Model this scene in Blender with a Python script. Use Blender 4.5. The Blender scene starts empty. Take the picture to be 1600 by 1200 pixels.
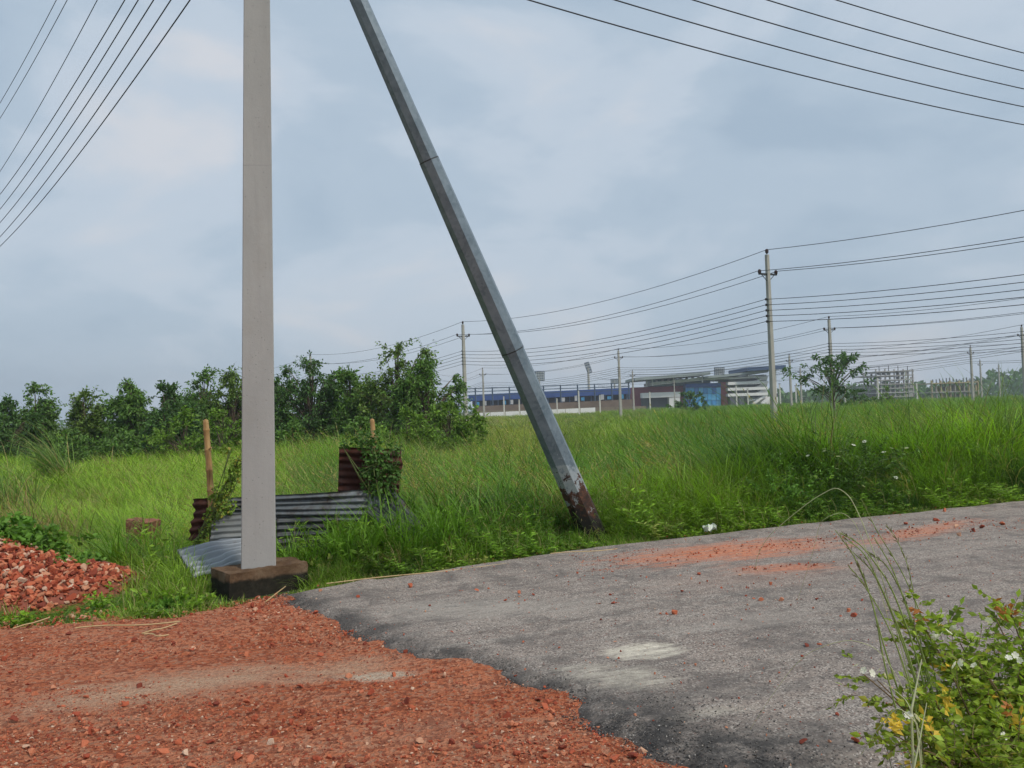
import bpy, math, random
import numpy as np
from mathutils import Vector, Matrix

# ------------------------------------------------------------------ camera, sky, sun, exposure
SC = bpy.context.scene
COL = SC.collection
F = 1250.0                     # focal length in pixels of the 1600 px wide photograph
CAM_H = 1.75
PITCH, ROLL = math.radians(1.83), math.radians(-2.0)
CAM_M = (Matrix.Rotation(math.pi / 2 + PITCH, 3, 'X') @ Matrix.Rotation(ROLL, 3, 'Z'))
cam_data = bpy.data.cameras.new('camera')
cam_data.sensor_width = 36.0
cam_data.lens = 36.0 * F / 1600.0
cam_data.clip_start = 0.05
cam_data.clip_end = 6000.0
cam = bpy.data.objects.new('camera', cam_data)
cam.matrix_world = Matrix.Translation((0, 0, CAM_H)) @ CAM_M.to_4x4()
COL.objects.link(cam)
SC.camera = cam

SUN_DIR = Vector((0.62, -0.50, 0.95)).normalized()      # towards the sun
sun_el = math.asin(SUN_DIR.z)
sun_az = math.atan2(SUN_DIR.x, SUN_DIR.y)

world = bpy.data.worlds.new('World')
SC.world = world
world.use_nodes = True
wt = world.node_tree
wt.nodes.clear()
w_out = wt.nodes.new('ShaderNodeOutputWorld')
w_bg = wt.nodes.new('ShaderNodeBackground')
w_bg.inputs['Strength'].default_value = 0.08
w_sky = wt.nodes.new('ShaderNodeTexSky')
w_sky.sky_type = 'NISHITA'
w_sky.sun_disc = False
w_sky.sun_elevation = sun_el
w_sky.sun_rotation = sun_az
w_sky.air_density = 1.3
w_sky.dust_density = 2.0
w_tc = wt.nodes.new('ShaderNodeTexCoord')
w_map = wt.nodes.new('ShaderNodeMapping')
w_map.inputs['Scale'].default_value = (1.0, 1.0, 2.1)
w_map.inputs['Location'].default_value = (3.1, 0.4, 1.7)
w_map.inputs['Rotation'].default_value = (0.0, 0.22, 0.0)
wt.links.new(w_tc.outputs['Generated'], w_map.inputs['Vector'])
w_n1 = wt.nodes.new('ShaderNodeTexNoise')
w_n1.inputs['Scale'].default_value = 3.3
w_n1.inputs['Detail'].default_value = 5.0
w_n1.inputs['Roughness'].default_value = 0.52
w_n1.inputs['Distortion'].default_value = 0.35
wt.links.new(w_map.outputs[0], w_n1.inputs['Vector'])
w_r1 = wt.nodes.new('ShaderNodeValToRGB')               # cloud tone: slate blue underside to pale lilac white
w_r1.color_ramp.interpolation = 'EASE'
el = w_r1.color_ramp.elements
el[0].position, el[0].color = 0.30, (2.60, 3.30, 4.08, 1)
el[1].position, el[1].color = 0.72, (4.40, 4.58, 4.92, 1)
e = el.new(0.46); e.color = (3.05, 3.72, 4.46, 1)
e = el.new(0.57); e.color = (3.62, 4.18, 4.84, 1)
wt.links.new(w_n1.outputs['Fac'], w_r1.inputs['Fac'])
w_mix = wt.nodes.new('ShaderNodeMix')
w_mix.data_type = 'RGBA'
w_mix.inputs['Factor'].default_value = 0.95             # an almost closed cloud layer
wt.links.new(w_sky.outputs[0], w_mix.inputs['A'])
wt.links.new(w_r1.outputs[0], w_mix.inputs['B'])
wt.links.new(w_mix.outputs['Result'], w_bg.inputs['Color'])
wt.links.new(w_bg.outputs[0], w_out.inputs['Surface'])

sun_data = bpy.data.lights.new('sun', 'SUN')
sun_data.energy = 1.5
sun_data.angle = math.radians(10)
sun_data.color = (1.0, 0.93, 0.82)
sun = bpy.data.objects.new('sun', sun_data)
sun.rotation_euler = SUN_DIR.to_track_quat('Z', 'Y').to_euler()
COL.objects.link(sun)

SC.view_settings.view_transform = 'Standard'
SC.view_settings.look = 'None'
SC.view_settings.exposure = 0.92
SC.view_settings.gamma = 1.0
SC.view_settings.use_curve_mapping = False
SC.render.engine = 'CYCLES'
SC.cycles.use_denoising = True
SC.cycles.adaptive_threshold = 0.02
SC.cycles.max_bounces = 5
SC.cycles.diffuse_bounces = 3
SC.cycles.transmission_bounces = 3
SC.cycles.transparent_max_bounces = 8
SC.cycles.volume_bounces = 0

# ------------------------------------------------------------------ measuring helpers
CAM_N = np.array([list(r) for r in CAM_M])
CAM_P = np.array([0, 0, CAM_H])


def ray(px, py):
    return CAM_N @ np.array([(px - 800) / F, -(py - 600) / F, -1.0])


def G(px, py, z=0.0):
    d = ray(px, py)
    return CAM_P + d * (z - CAM_H) / d[2]


def P(px, py, Y):
    d = ray(px, py)
    return CAM_P + d * Y / d[1]


def smooth(a, b, x):
    t = np.clip((np.asarray(x, float) - a) / (b - a), 0, 1)
    return t * t * (3 - 2 * t)


def vnoise(x, y, seed=0):
    """smooth value noise, numpy"""
    x = np.asarray(x, float); y = np.asarray(y, float)
    xi = np.floor(x).astype(np.int64); yi = np.floor(y).astype(np.int64)
    fx = x - xi; fy = y - yi
    fx = fx * fx * (3 - 2 * fx); fy = fy * fy * (3 - 2 * fy)

    def h(a, b):
        n = (a * 374761393 + b * 668265263 + seed * 1442695041) & 0x7fffffff
        n = ((n ^ (n >> 13)) * 1274126177) & 0x7fffffff
        return ((n ^ (n >> 16)) & 0xffff) / 65535.0
    return ((h(xi, yi) * (1 - fx) + h(xi + 1, yi) * fx) * (1 - fy)
            + (h(xi, yi + 1) * (1 - fx) + h(xi + 1, yi + 1) * fx) * fy) * 2 - 1


# far edge of the roads, where the grass begins (x, y)
EDGE_X = np.array([-60, -12, -4.49, -3.75, -3.05, -2.34, -1.43, 0.71, 3.45, 8.13, 30, 120.])
EDGE_Y = np.array([5.0, 6.2, 6.98, 7.14, 7.45, 7.98, 8.55, 9.86, 11.07, 12.87, 21.6, 57.])


def edge_y(x):
    return np.interp(x, EDGE_X, EDGE_Y)


def beyond(x, y):
    return (np.asarray(y) - edge_y(x)) * 0.9


def gz(x, y):
    s = beyond(x, y)
    return (-0.03 - 0.06 * smooth(0.0, -0.5, s) - 0.32 * smooth(0.4, 4.0, s) + 0.02 * vnoise(np.asarray(x) * 1.3, np.asarray(y) * 1.3, 5)
            * smooth(0.0, 1.0, np.abs(s)))


# ------------------------------------------------------------------ material helpers
class NT:
    def __init__(self, name):
        self.m = bpy.data.materials.new(name)
        self.m.use_nodes = True
        self.t = self.m.node_tree
        self.t.nodes.clear()
        self.out = self.t.nodes.new('ShaderNodeOutputMaterial')

    def put(self, sock, v):
        if isinstance(v, bpy.types.NodeSocket):
            self.t.links.new(v, sock)
        elif isinstance(v, (tuple, list)) and len(v) == 3 and sock.type == 'RGBA':
            sock.default_value = (*v, 1)
        else:
            sock.default_value = v

    def n(self, typ, props=None, **ins):
        nd = self.t.nodes.new('ShaderNode' + typ)
        for k, v in (props or {}).items():
            setattr(nd, k, v)
        for k, v in ins.items():
            k = k.replace('_', ' ')
            self.put(nd.inputs[k] if not k.isdigit() else nd.inputs[int(k)], v)
        return nd

    def math(self, op, a, b=0.0, clamp=False):
        nd = self.t.nodes.new('ShaderNodeMath')
        nd.operation = op; nd.use_clamp = clamp
        self.put(nd.inputs[0], a); self.put(nd.inputs[1], b)
        return nd.outputs[0]

    def mix(self, f, a, b, blend='MIX'):
        nd = self.t.nodes.new('ShaderNodeMix')
        nd.data_type = 'RGBA'; nd.blend_type = blend
        self.put(nd.inputs['Factor'], f); self.put(nd.inputs['A'], a); self.put(nd.inputs['B'], b)
        return nd.outputs['Result']

    def ramp(self, f, stops, interp='LINEAR'):
        nd = self.t.nodes.new('ShaderNodeValToRGB')
        nd.color_ramp.interpolation = interp
        els = nd.color_ramp.elements
        while len(els) > 1:
            els.remove(els[-1])
        for i, (p, c) in enumerate(stops):
            if not isinstance(c, (tuple, list)):
                c = (c, c, c)
            e_ = els[0] if i == 0 else els.new(p)
            e_.position = p; e_.color = (*c, 1)
        self.put(nd.inputs['Fac'], f)
        return nd.outputs['Color']

    def coord(self, kind='Object'):
        return self.n('TexCoord').outputs[kind]

    def mapping(self, v, loc=(0, 0, 0), rot=(0, 0, 0), scale=(1, 1, 1), typ='POINT'):
        nd = self.n('Mapping', {'vector_type': typ})
        self.put(nd.inputs['Vector'], v)
        nd.inputs['Location'].default_value = loc
        nd.inputs['Rotation'].default_value = rot
        nd.inputs['Scale'].default_value = scale
        return nd.outputs[0]

    def noise(self, v, scale, detail=4, rough=0.55, dist=0.0):
        nd = self.n('TexNoise')
        self.put(nd.inputs['Vector'], v)
        nd.inputs['Scale'].default_value = scale
        nd.inputs['Detail'].default_value = detail
        nd.inputs['Roughness'].default_value = rough
        nd.inputs['Distortion'].default_value = dist
        return nd.outputs['Fac']

    def voro(self, v, scale, feature='F1', out='Distance', rand=1.0):
        nd = self.n('TexVoronoi', {'feature': feature})
        self.put(nd.inputs['Vector'], v)
        nd.inputs['Scale'].default_value = scale
        nd.inputs['Randomness'].default_value = rand
        return nd.outputs[out]

    def bump(self, h, strength=0.5, dist=0.01, normal=None):
        nd = self.n('Bump')
        nd.inputs['Strength'].default_value = strength
        nd.inputs['Distance'].default_value = dist
        self.put(nd.inputs['Height'], h)
        if normal is not None:
            self.put(nd.inputs['Normal'], normal)
        return nd.outputs[0]

    def principled(self, color, rough=0.8, metal=0.0, normal=None, spec=0.3):
        nd = self.n('BsdfPrincipled')
        self.put(nd.inputs['Base Color'], color)
        self.put(nd.inputs['Roughness'], rough)
        self.put(nd.inputs['Metallic'], metal)
        nd.inputs['Specular IOR Level'].default_value = spec
        if normal is not None:
            self.put(nd.inputs['Normal'], normal)
        self.last = nd
        return nd.outputs[0]

    def done(self, shader):
        self.t.links.new(shader, self.out.inputs['Surface'])
        return self.m

    def blob(self, v, cx, cy, rx, ry, ang, soft=0.5):
        """soft ellipse mask round (cx,cy) on the ground plane, 1 inside"""
        q = self.mapping(v, loc=(cx, cy, 0), rot=(0, 0, ang), scale=(rx, ry, 1e6), typ='TEXTURE')
        d = self.n('VectorMath', {'operation': 'LENGTH'})
        self.put(d.inputs[0], q)
        return d.outputs['Value']


MATS = {}


def plain(name, color, rough=0.8, metal=0.0, var=0.12, scale=6.0, bump=0.0, spec=0.3):
    if name in MATS:
        return MATS[name]
    t = NT(name)
    v = t.coord()
    n1 = t.noise(v, scale, 5, 0.6)
    lo = tuple(c * (1 - var) for c in color); hi = tuple(min(1, c * (1 + var)) for c in color)
    col = t.ramp(n1, [(0.3, lo), (0.7, hi)])
    nrm = t.bump(t.noise(v, scale * 8, 4), bump, 0.01) if bump else None
    MATS[name] = t.done(t.principled(col, rough, metal, nrm, spec))
    return MATS[name]


def leafy(name, color, var=0.35, hue=(0.5, 0.5), trans=0.3, rough=0.55, tint_attr=False, yellow=0.0, ycol=(0.30, 0.26, 0.05)):
    """leaf material: colour varies per leaf, light shines through"""
    if name in MATS:
        return MATS[name]
    t = NT(name)
    if tint_attr:
        a = t.n('Attribute', {'attribute_name': 'tint', 'attribute_type': 'INSTANCER'})
        base = a.outputs['Color']
    else:
        base = (*color, 1)
    rnd = t.n('NewGeometry').outputs['Random Per Island']
    k = t.ramp(rnd, [(0.0, 1 - var), (0.5, 1.0), (1.0, 1 + var)])
    col = t.mix(1.0, base, k, 'MULTIPLY')
    if yellow:
        r2 = t.math('FRACT', t.math('MULTIPLY', rnd, 17.31))
        col = t.mix(t.math('LESS_THAN', r2, yellow), col, ycol)
    sh = t.principled(col, rough, 0, None, 0.25)
    tr = t.n('BsdfTranslucent')
    t.put(tr.inputs['Color'], t.mix(1.0, col, (1.05, 1.15, 0.55), 'MULTIPLY'))
    mx = t.n('MixShader')
    mx.inputs[0].default_value = trans
    t.t.links.new(sh, mx.inputs[1]); t.t.links.new(tr.outputs[0], mx.inputs[2])
    MATS[name] = t.done(mx.outputs[0])
    return MATS[name]


# ------------------------------------------------------------------ mesh helpers
class MB:
    def __init__(self):
        self.v = []; self.f = []; self.k = 0

    def add(self, v, f):
        v = np.asarray(v, float).reshape(-1, 3)
        self.v.append(v)
        self.f.extend([tuple(i + self.k for i in q) for q in f])
        self.k += len(v)
        return self

    def box(self, c, size, rot=None):
        x, y, z = [s / 2 for s in size]
        v = np.array([(sx * x, sy * y, sz * z) for sz in (-1, 1) for sy in (-1, 1) for sx in (-1, 1)])
        if rot is not None:
            v = v @ np.array(rot).T
        return self.add(v + np.array(c), [(0, 2, 3, 1), (4, 5, 7, 6), (0, 1, 5, 4), (2, 6, 7, 3), (0, 4, 6, 2), (1, 3, 7, 5)])

    def tube(self, pts, rad, n=6, cap=True, phase=0.0):
        pts = np.asarray(pts, float)
        rad = np.broadcast_to(np.asarray(rad, float), (len(pts),))
        tan = np.gradient(pts, axis=0)
        tan /= np.linalg.norm(tan, axis=1)[:, None] + 1e-12
        up = np.array([0, 0, 1.0]) if abs(tan[0][2]) < 0.9 else np.array([0, 1.0, 0])
        a = np.cross(tan[0], up); a /= np.linalg.norm(a)
        V = []
        for i in range(len(pts)):
            a = a - tan[i] * a.dot(tan[i]); a /= np.linalg.norm(a) + 1e-12
            b = np.cross(tan[i], a)
            for k in range(n):
                th = 2 * math.pi * k / n + phase
                V.append(pts[i] + rad[i] * (a * math.cos(th) + b * math.sin(th)))
        fs = []
        for i in range(len(pts) - 1):
            for k in range(n):
                k2 = (k + 1) % n
                fs.append((i * n + k, i * n + k2, (i + 1) * n + k2, (i + 1) * n + k))
        if cap:
            fs.append(tuple(range(n - 1, -1, -1)))
            fs.append(tuple((len(pts) - 1) * n + k for k in range(n)))
        return self.add(V, fs)

    def leaves(self, c, axis, L, W, rng, fold=0.0):
        """rhombic leaves: base point c, direction axis"""
        c = np.asarray(c, float); n = len(c)
        axis = axis / (np.linalg.norm(axis, axis=1)[:, None] + 1e-9)
        r = rng.normal(size=(n, 3))
        side = np.cross(axis, r); side /= np.linalg.norm(side, axis=1)[:, None] + 1e-9
        L = np.broadcast_to(L, (n,))[:, None]; W = np.broadcast_to(W, (n,))[:, None]
        nrm = np.cross(axis, side)
        v = np.stack([c, c + axis * L * 0.45 + side * W / 2 + nrm * W * fold, c + axis * L, c + axis * L * 0.45 - side * W / 2 + nrm * W * fold], 1)
        k0 = self.k
        self.v.append(v.reshape(-1, 3)); self.k += 4 * n
        ids = (np.arange(n) * 4 + k0)
        if fold:
            self.f.extend([(i, i + 1, i + 2) for i in ids.tolist()]); self.f.extend([(i, i + 2, i + 3) for i in ids.tolist()])
        else:
            self.f.extend([(i, i + 1, i + 2, i + 3) for i in ids.tolist()])
        return self

    def mesh(self, name, mat=None, smooth_=False):
        me = bpy.data.meshes.new(name)
        v = np.concatenate(self.v) if self.v else np.zeros((0, 3))
        me.from_pydata(v.tolist(), [], self.f)
        if smooth_:
            me.polygons.foreach_set('use_smooth', [True] * len(me.polygons))
        if mat is not None:
            me.materials.append(mat)
        me.update()
        return me

    def build(self, name, mat, parent=None, smooth_=False, loc=None):
        o = bpy.data.objects.new(name, self.mesh(name, mat, smooth_))
        COL.objects.link(o)
        if parent is not None:
            o.parent = parent
        if loc is not None:
            o.location = loc
        return o


def tag(o, label=None, cat=None, group=None, kind=None):
    if label: o['label'] = label
    if cat: o['category'] = cat
    if group: o['group'] = group
    if kind: o['kind'] = kind
    return o


def empty(name, loc, label, cat, group=None, rz=0.0):
    o = bpy.data.objects.new(name, None)
    COL.objects.link(o)
    o.location = tuple(float(c) for c in loc); o.rotation_euler = (0, 0, rz)
    o.empty_display_size = 0.1
    return tag(o, label, cat, group)


def copy_tree(o, parent=None):
    c = o.copy(); COL.objects.link(c)
    c.parent = parent
    for ch in list(o.children):
        copy_tree(ch, c)
    return c


def mesh_obj(name, me, parent=None, loc=(0, 0, 0), rot=(0, 0, 0), scl=(1, 1, 1)):
    o = bpy.data.objects.new(name, me)
    COL.objects.link(o)
    o.parent = parent
    o.location = tuple(float(c) for c in loc); o.rotation_euler = rot
    o.scale = scl if isinstance(scl, (tuple, list)) else (scl,) * 3
    return o


def grid_mesh(X, Y, Z, name, mat, smooth_=True):
    r, c = X.shape
    v = np.stack([X.ravel(), Y.ravel(), Z.ravel()], 1)
    i = np.arange((r - 1) * c).reshape(r - 1, c)[:, :-1].ravel()
    f = np.stack([i, i + 1, i + c + 1, i + c], 1)
    m = MB(); m.v = [v]; m.f = [tuple(q) for q in f.tolist()]; m.k = len(v)
    return m.build(name, mat, None, smooth_)


# ================================================================== SETTING: ground, roads
def mat_ground():
    t = NT('field_soil')
    v = t.coord()
    a = t.noise(v, 0.6, 5); b = t.noise(v, 6.0, 5, 0.7)
    col = t.ramp(a, [(0.3, (0.045, 0.075, 0.018)), (0.55, (0.085, 0.125, 0.026)), (0.75, (0.13, 0.14, 0.045))])
    col = t.mix(t.math('MULTIPLY', b, 0.5), col, (0.055, 0.07, 0.025))
    nrm = t.bump(t.noise(v, 14, 6, 0.7), 0.8, 0.06)
    return t.done(t.principled(col, 0.95, 0, nrm, 0.1))


# ring-shaped grid: fine near the camera, out to the horizon
rad = np.concatenate([[0.0], np.geomspace(1.5, 1500, 110)])
ang = np.linspace(0, 2 * math.pi, 161)
RR, AA = np.meshgrid(rad, ang, indexing='ij')
gx, gy = RR * np.sin(AA), 6 + RR * np.cos(AA)
ground = grid_mesh(gx, gy, gz(gx, gy), 'ground', mat_ground())
tag(ground, 'low green field ground under the grass', kind='structure')

U = np.array([0.933, 0.360]); U /= np.linalg.norm(U)     # along the asphalt road
# ragged broken end of the asphalt: pixels traced in the photograph, turned into ground points
end_px = [(432, 931), (480, 962), (545, 990), (590, 1008), (640, 1030), (720, 1036), (800, 1062), (860, 1085), (912, 1112), (930, 1150), (1000, 1192), (1090, 1225), (1180, 1270)]
END = np.array([G(*q)[:2] for q in end_px])


def asphalt_start(y):
    o_ = np.argsort(END[:, 1])
    return np.interp(y, END[o_, 1], END[o_, 0]) + 0.035 * vnoise(np.asarray(y) * 6, 0 * np.asarray(y), 2) + 0.02 * vnoise(np.asarray(y) * 19, 0 * np.asarray(y), 3)


def build_asphalt():
    t = NT('old_asphalt')
    v = t.coord()
    ang_ = math.atan2(U[1], U[0])
    q = t.mapping(v, rot=(0, 0, -ang_), scale=(1, 1, 1))
    streak = t.noise(t.mapping(q, scale=(0.22, 2.6, 1)), 1.6, 6, 0.6, 0.4)
    streak2 = t.noise(t.mapping(q, scale=(0.5, 9, 1)), 1.5, 5, 0.65, 0.3)
    broad = t.noise(v, 0.55, 4, 0.5)
    grain = t.noise(v, 48, 5, 0.8)
    agg = t.voro(v, 110, 'F1', 'Color')
    base = t.ramp(streak, [(0.25, (0.195, 0.160, 0.138)), (0.48, (0.285, 0.235, 0.202)), (0.75, (0.39, 0.328, 0.280))])
    base = t.mix(t.math('MULTIPLY', t.ramp(streak2, [(0.44, 0.0), (0.66, 1.0)]), 0.8), base, (0.36, 0.325, 0.285))
    base = t.mix(t.math('MULTIPLY', broad, 0.35), base, (0.15, 0.13, 0.122))
    base = t.mix(t.ramp(grain, [(0.50, 0.0), (0.68, 0.75)]), base, (0.055, 0.05, 0.048))
    spk = t.n('SeparateColor'); t.put(spk.inputs[0], agg)
    base = t.mix(t.math('MULTIPLY', t.math('GREATER_THAN', spk.outputs[0], 0.87), 0.75), base, (0.50, 0.455, 0.41))
    base = t.mix(t.math('MULTIPLY', t.math('LESS_THAN', spk.outputs[1], 0.16), 0.75), base, (0.055, 0.048, 0.045))
    pebd = t.n('TexVoronoi', {'feature': 'F1'}); t.put(pebd.inputs['Vector'], v); pebd.inputs['Scale'].default_value = 34
    psp = t.n('SeparateColor'); t.put(psp.inputs[0], pebd.outputs['Color'])
    pm = t.math('MULTIPLY', t.math('LESS_THAN', pebd.outputs['Distance'], 0.26), t.math('GREATER_THAN', psp.outputs[0], 0.80))
    base = t.mix(t.math('MULTIPLY', pm, 0.8), base, t.mix(t.math('GREATER_THAN', psp.outputs[1], 0.55), (0.07, 0.045, 0.04), (0.20, 0.075, 0.05)))
    blot = t.noise(v, 2.6, 6, 0.75, 0.6)
    base = t.mix(t.ramp(blot, [(0.48, 0.0), (0.64, 0.75)]), base, (0.105, 0.093, 0.086))
    warp = t.math('MULTIPLY', t.math('SUBTRACT', t.noise(t.mapping(q, scale=(0.5, 2.6, 1)), 3.0, 8, 0.8), 0.5), 2.6)

    def patch(px0, py0, px1, py1, ry, lo, hi, col, dens, base):
        a_, b_ = G(px0, py0), G(px1, py1)
        c_ = (a_ + b_) / 2; L_ = np.linalg.norm(b_ - a_) / 2
        d_ = t.math('ADD', t.blob(v, c_[0], c_[1], L_, ry, math.atan2(b_[1] - a_[1], b_[0] - a_[0])), warp)
        m_ = t.ramp(d_, [(lo, dens), (hi, 0.0)])
        m_ = t.math('MULTIPLY', m_, t.math('MULTIPLY', speck, drag))
        return t.mix(m_, base, col)
    speck = t.ramp(t.noise(v, 24, 8, 0.85), [(0.36, 0.25), (0.50, 1.0)])
    drag = t.ramp(t.noise(t.mapping(q, scale=(0.8, 8, 1)), 2.4, 8, 0.8, 0.5), [(0.36, 0.15), (0.52, 1.0)])
    dust_red = t.ramp(t.noise(v, 22, 5, 0.7), [(0.35, (0.38, 0.110, 0.055)), (0.65, (0.60, 0.25, 0.135))])
    pale = t.ramp(t.noise(v, 30, 5, 0.7), [(0.35, (0.48, 0.44, 0.36)), (0.65, (0.68, 0.63, 0.53))])
    # brick dust dragged along the lane, and pale dried mud
    base = patch(930, 890, 1330, 848, 0.66, 0.45, 1.25, dust_red, 1.0, base)
    base = patch(960, 935, 1420, 880, 0.55, 0.1, 1.3, (0.30, 0.17, 0.125), 0.35, base)
    base = patch(1120, 903, 1310, 890, 0.28, 0.4, 1.0, dust_red, 0.75, base)
    base = patch(1330, 862, 1540, 815, 0.30, 0.3, 1.0, dust_red, 0.8, base)
    base = patch(940, 1036, 1080, 1022, 0.20, 0.6, 1.1, pale, 1.0, base)
    base = patch(860, 1060, 1070, 1078, 0.26, 0.4, 1.2, pale, 0.75, base)
    base = patch(1040, 1140, 1190, 1115, 0.08, 0.2, 1.0, pale, 0.6, base)
    base = patch(520, 965, 1000, 955, 0.45, 0.2, 1.3, (0.36, 0.33, 0.29), 0.7, base)
    base = patch(1000, 1000, 1330, 960, 0.3, 0.2, 1.3, (0.30, 0.27, 0.24), 0.5, base)
    # fresh black bitumen along the broken end
    at_ = t.n('Attribute', {'attribute_name': 'tar'}).outputs['Fac']
    tarm = t.math('MULTIPLY', at_, t.ramp(t.noise(v, 5, 5, 0.7), [(0.32, 0.25), (0.52, 1.0)]))
    base = t.mix(tarm, base, t.ramp(t.noise(v, 35, 5, 0.8), [(0.35, (0.028, 0.027, 0.027)), (0.6, (0.07, 0.065, 0.062)), (0.75, (0.20, 0.185, 0.17))]))
    h = t.math('ADD', t.math('MULTIPLY', grain, 0.6), t.math('MULTIPLY', t.noise(v, 9, 5, 0.6), 0.8))
    nrm = t.bump(h, 0.9, 0.016)
    m = t.done(t.principled(base, 0.88, 0, nrm, 0.25))
    # rows follow the road, start at the broken end; y-like parameter runs along END
    o_ = np.argsort(END[:, 1])
    ys = np.linspace(END[o_, 1][0], END[o_, 1][-1], 150)
    us = np.concatenate([[-0.012, 0.0], np.linspace(0.02, 1.2, 40), np.geomspace(1.25, 75, 60)])
    YY, UU = np.meshgrid(ys, us, indexing='ij')
    # the two kerbless edges run along U from the first and last point of the end
    X = asphalt_start(YY) + UU * U[0]
    Y = YY + UU * U[1]
    # far edge follows the grass edge: blend the last rows onto it
    k = (YY - ys[0]) / (ys[-1] - ys[0])
    tgt = edge_y(X) + 0.03 * vnoise(X * 2.5, X * 0, 8)
    Y = Y + (tgt - (ys[-1] + UU * U[1] + (X - X) )) * k ** 3 * smooth(0.0, 0.6, UU)
    de = np.minimum(np.clip(UU, 0, 9), np.minimum((YY - ys[0]) * 0.9, (ys[-1] - YY) * 0.9 + 0.02))
    Z = 0.052 * smooth(-0.012, 0.20, de + 0.05 * vnoise(X * 5, Y * 5, 4)) + 0.006 * vnoise(X * 2, Y * 2, 9) + 0.004 * vnoise(X * 9, Y * 9, 12) * (UU < 3)
    Z = np.where(UU < -0.005, -0.04, Z)
    o = grid_mesh(X, Y, Z, 'asphalt_road', m)
    at = o.data.attributes.new('tar', 'FLOAT', 'POINT')
    near_cam = smooth(5.4, 4.2, YY)
    tar = smooth(0.34 + 0.0 * YY, 0.03, UU + 0.14 * vnoise(X * 4, Y * 4, 21) + 0.06 * vnoise(X * 13, Y * 13, 23)) * 0.85
    tar = np.maximum(tar, near_cam * smooth(1.1, 0.2, UU + 0.25 * vnoise(X * 3, Y * 3, 22)))
    at.data.foreach_set('value', tar.ravel().astype(np.float32))
    return tag(o, 'grey worn asphalt road with a ragged broken end', kind='structure')


road = build_asphalt()


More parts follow.
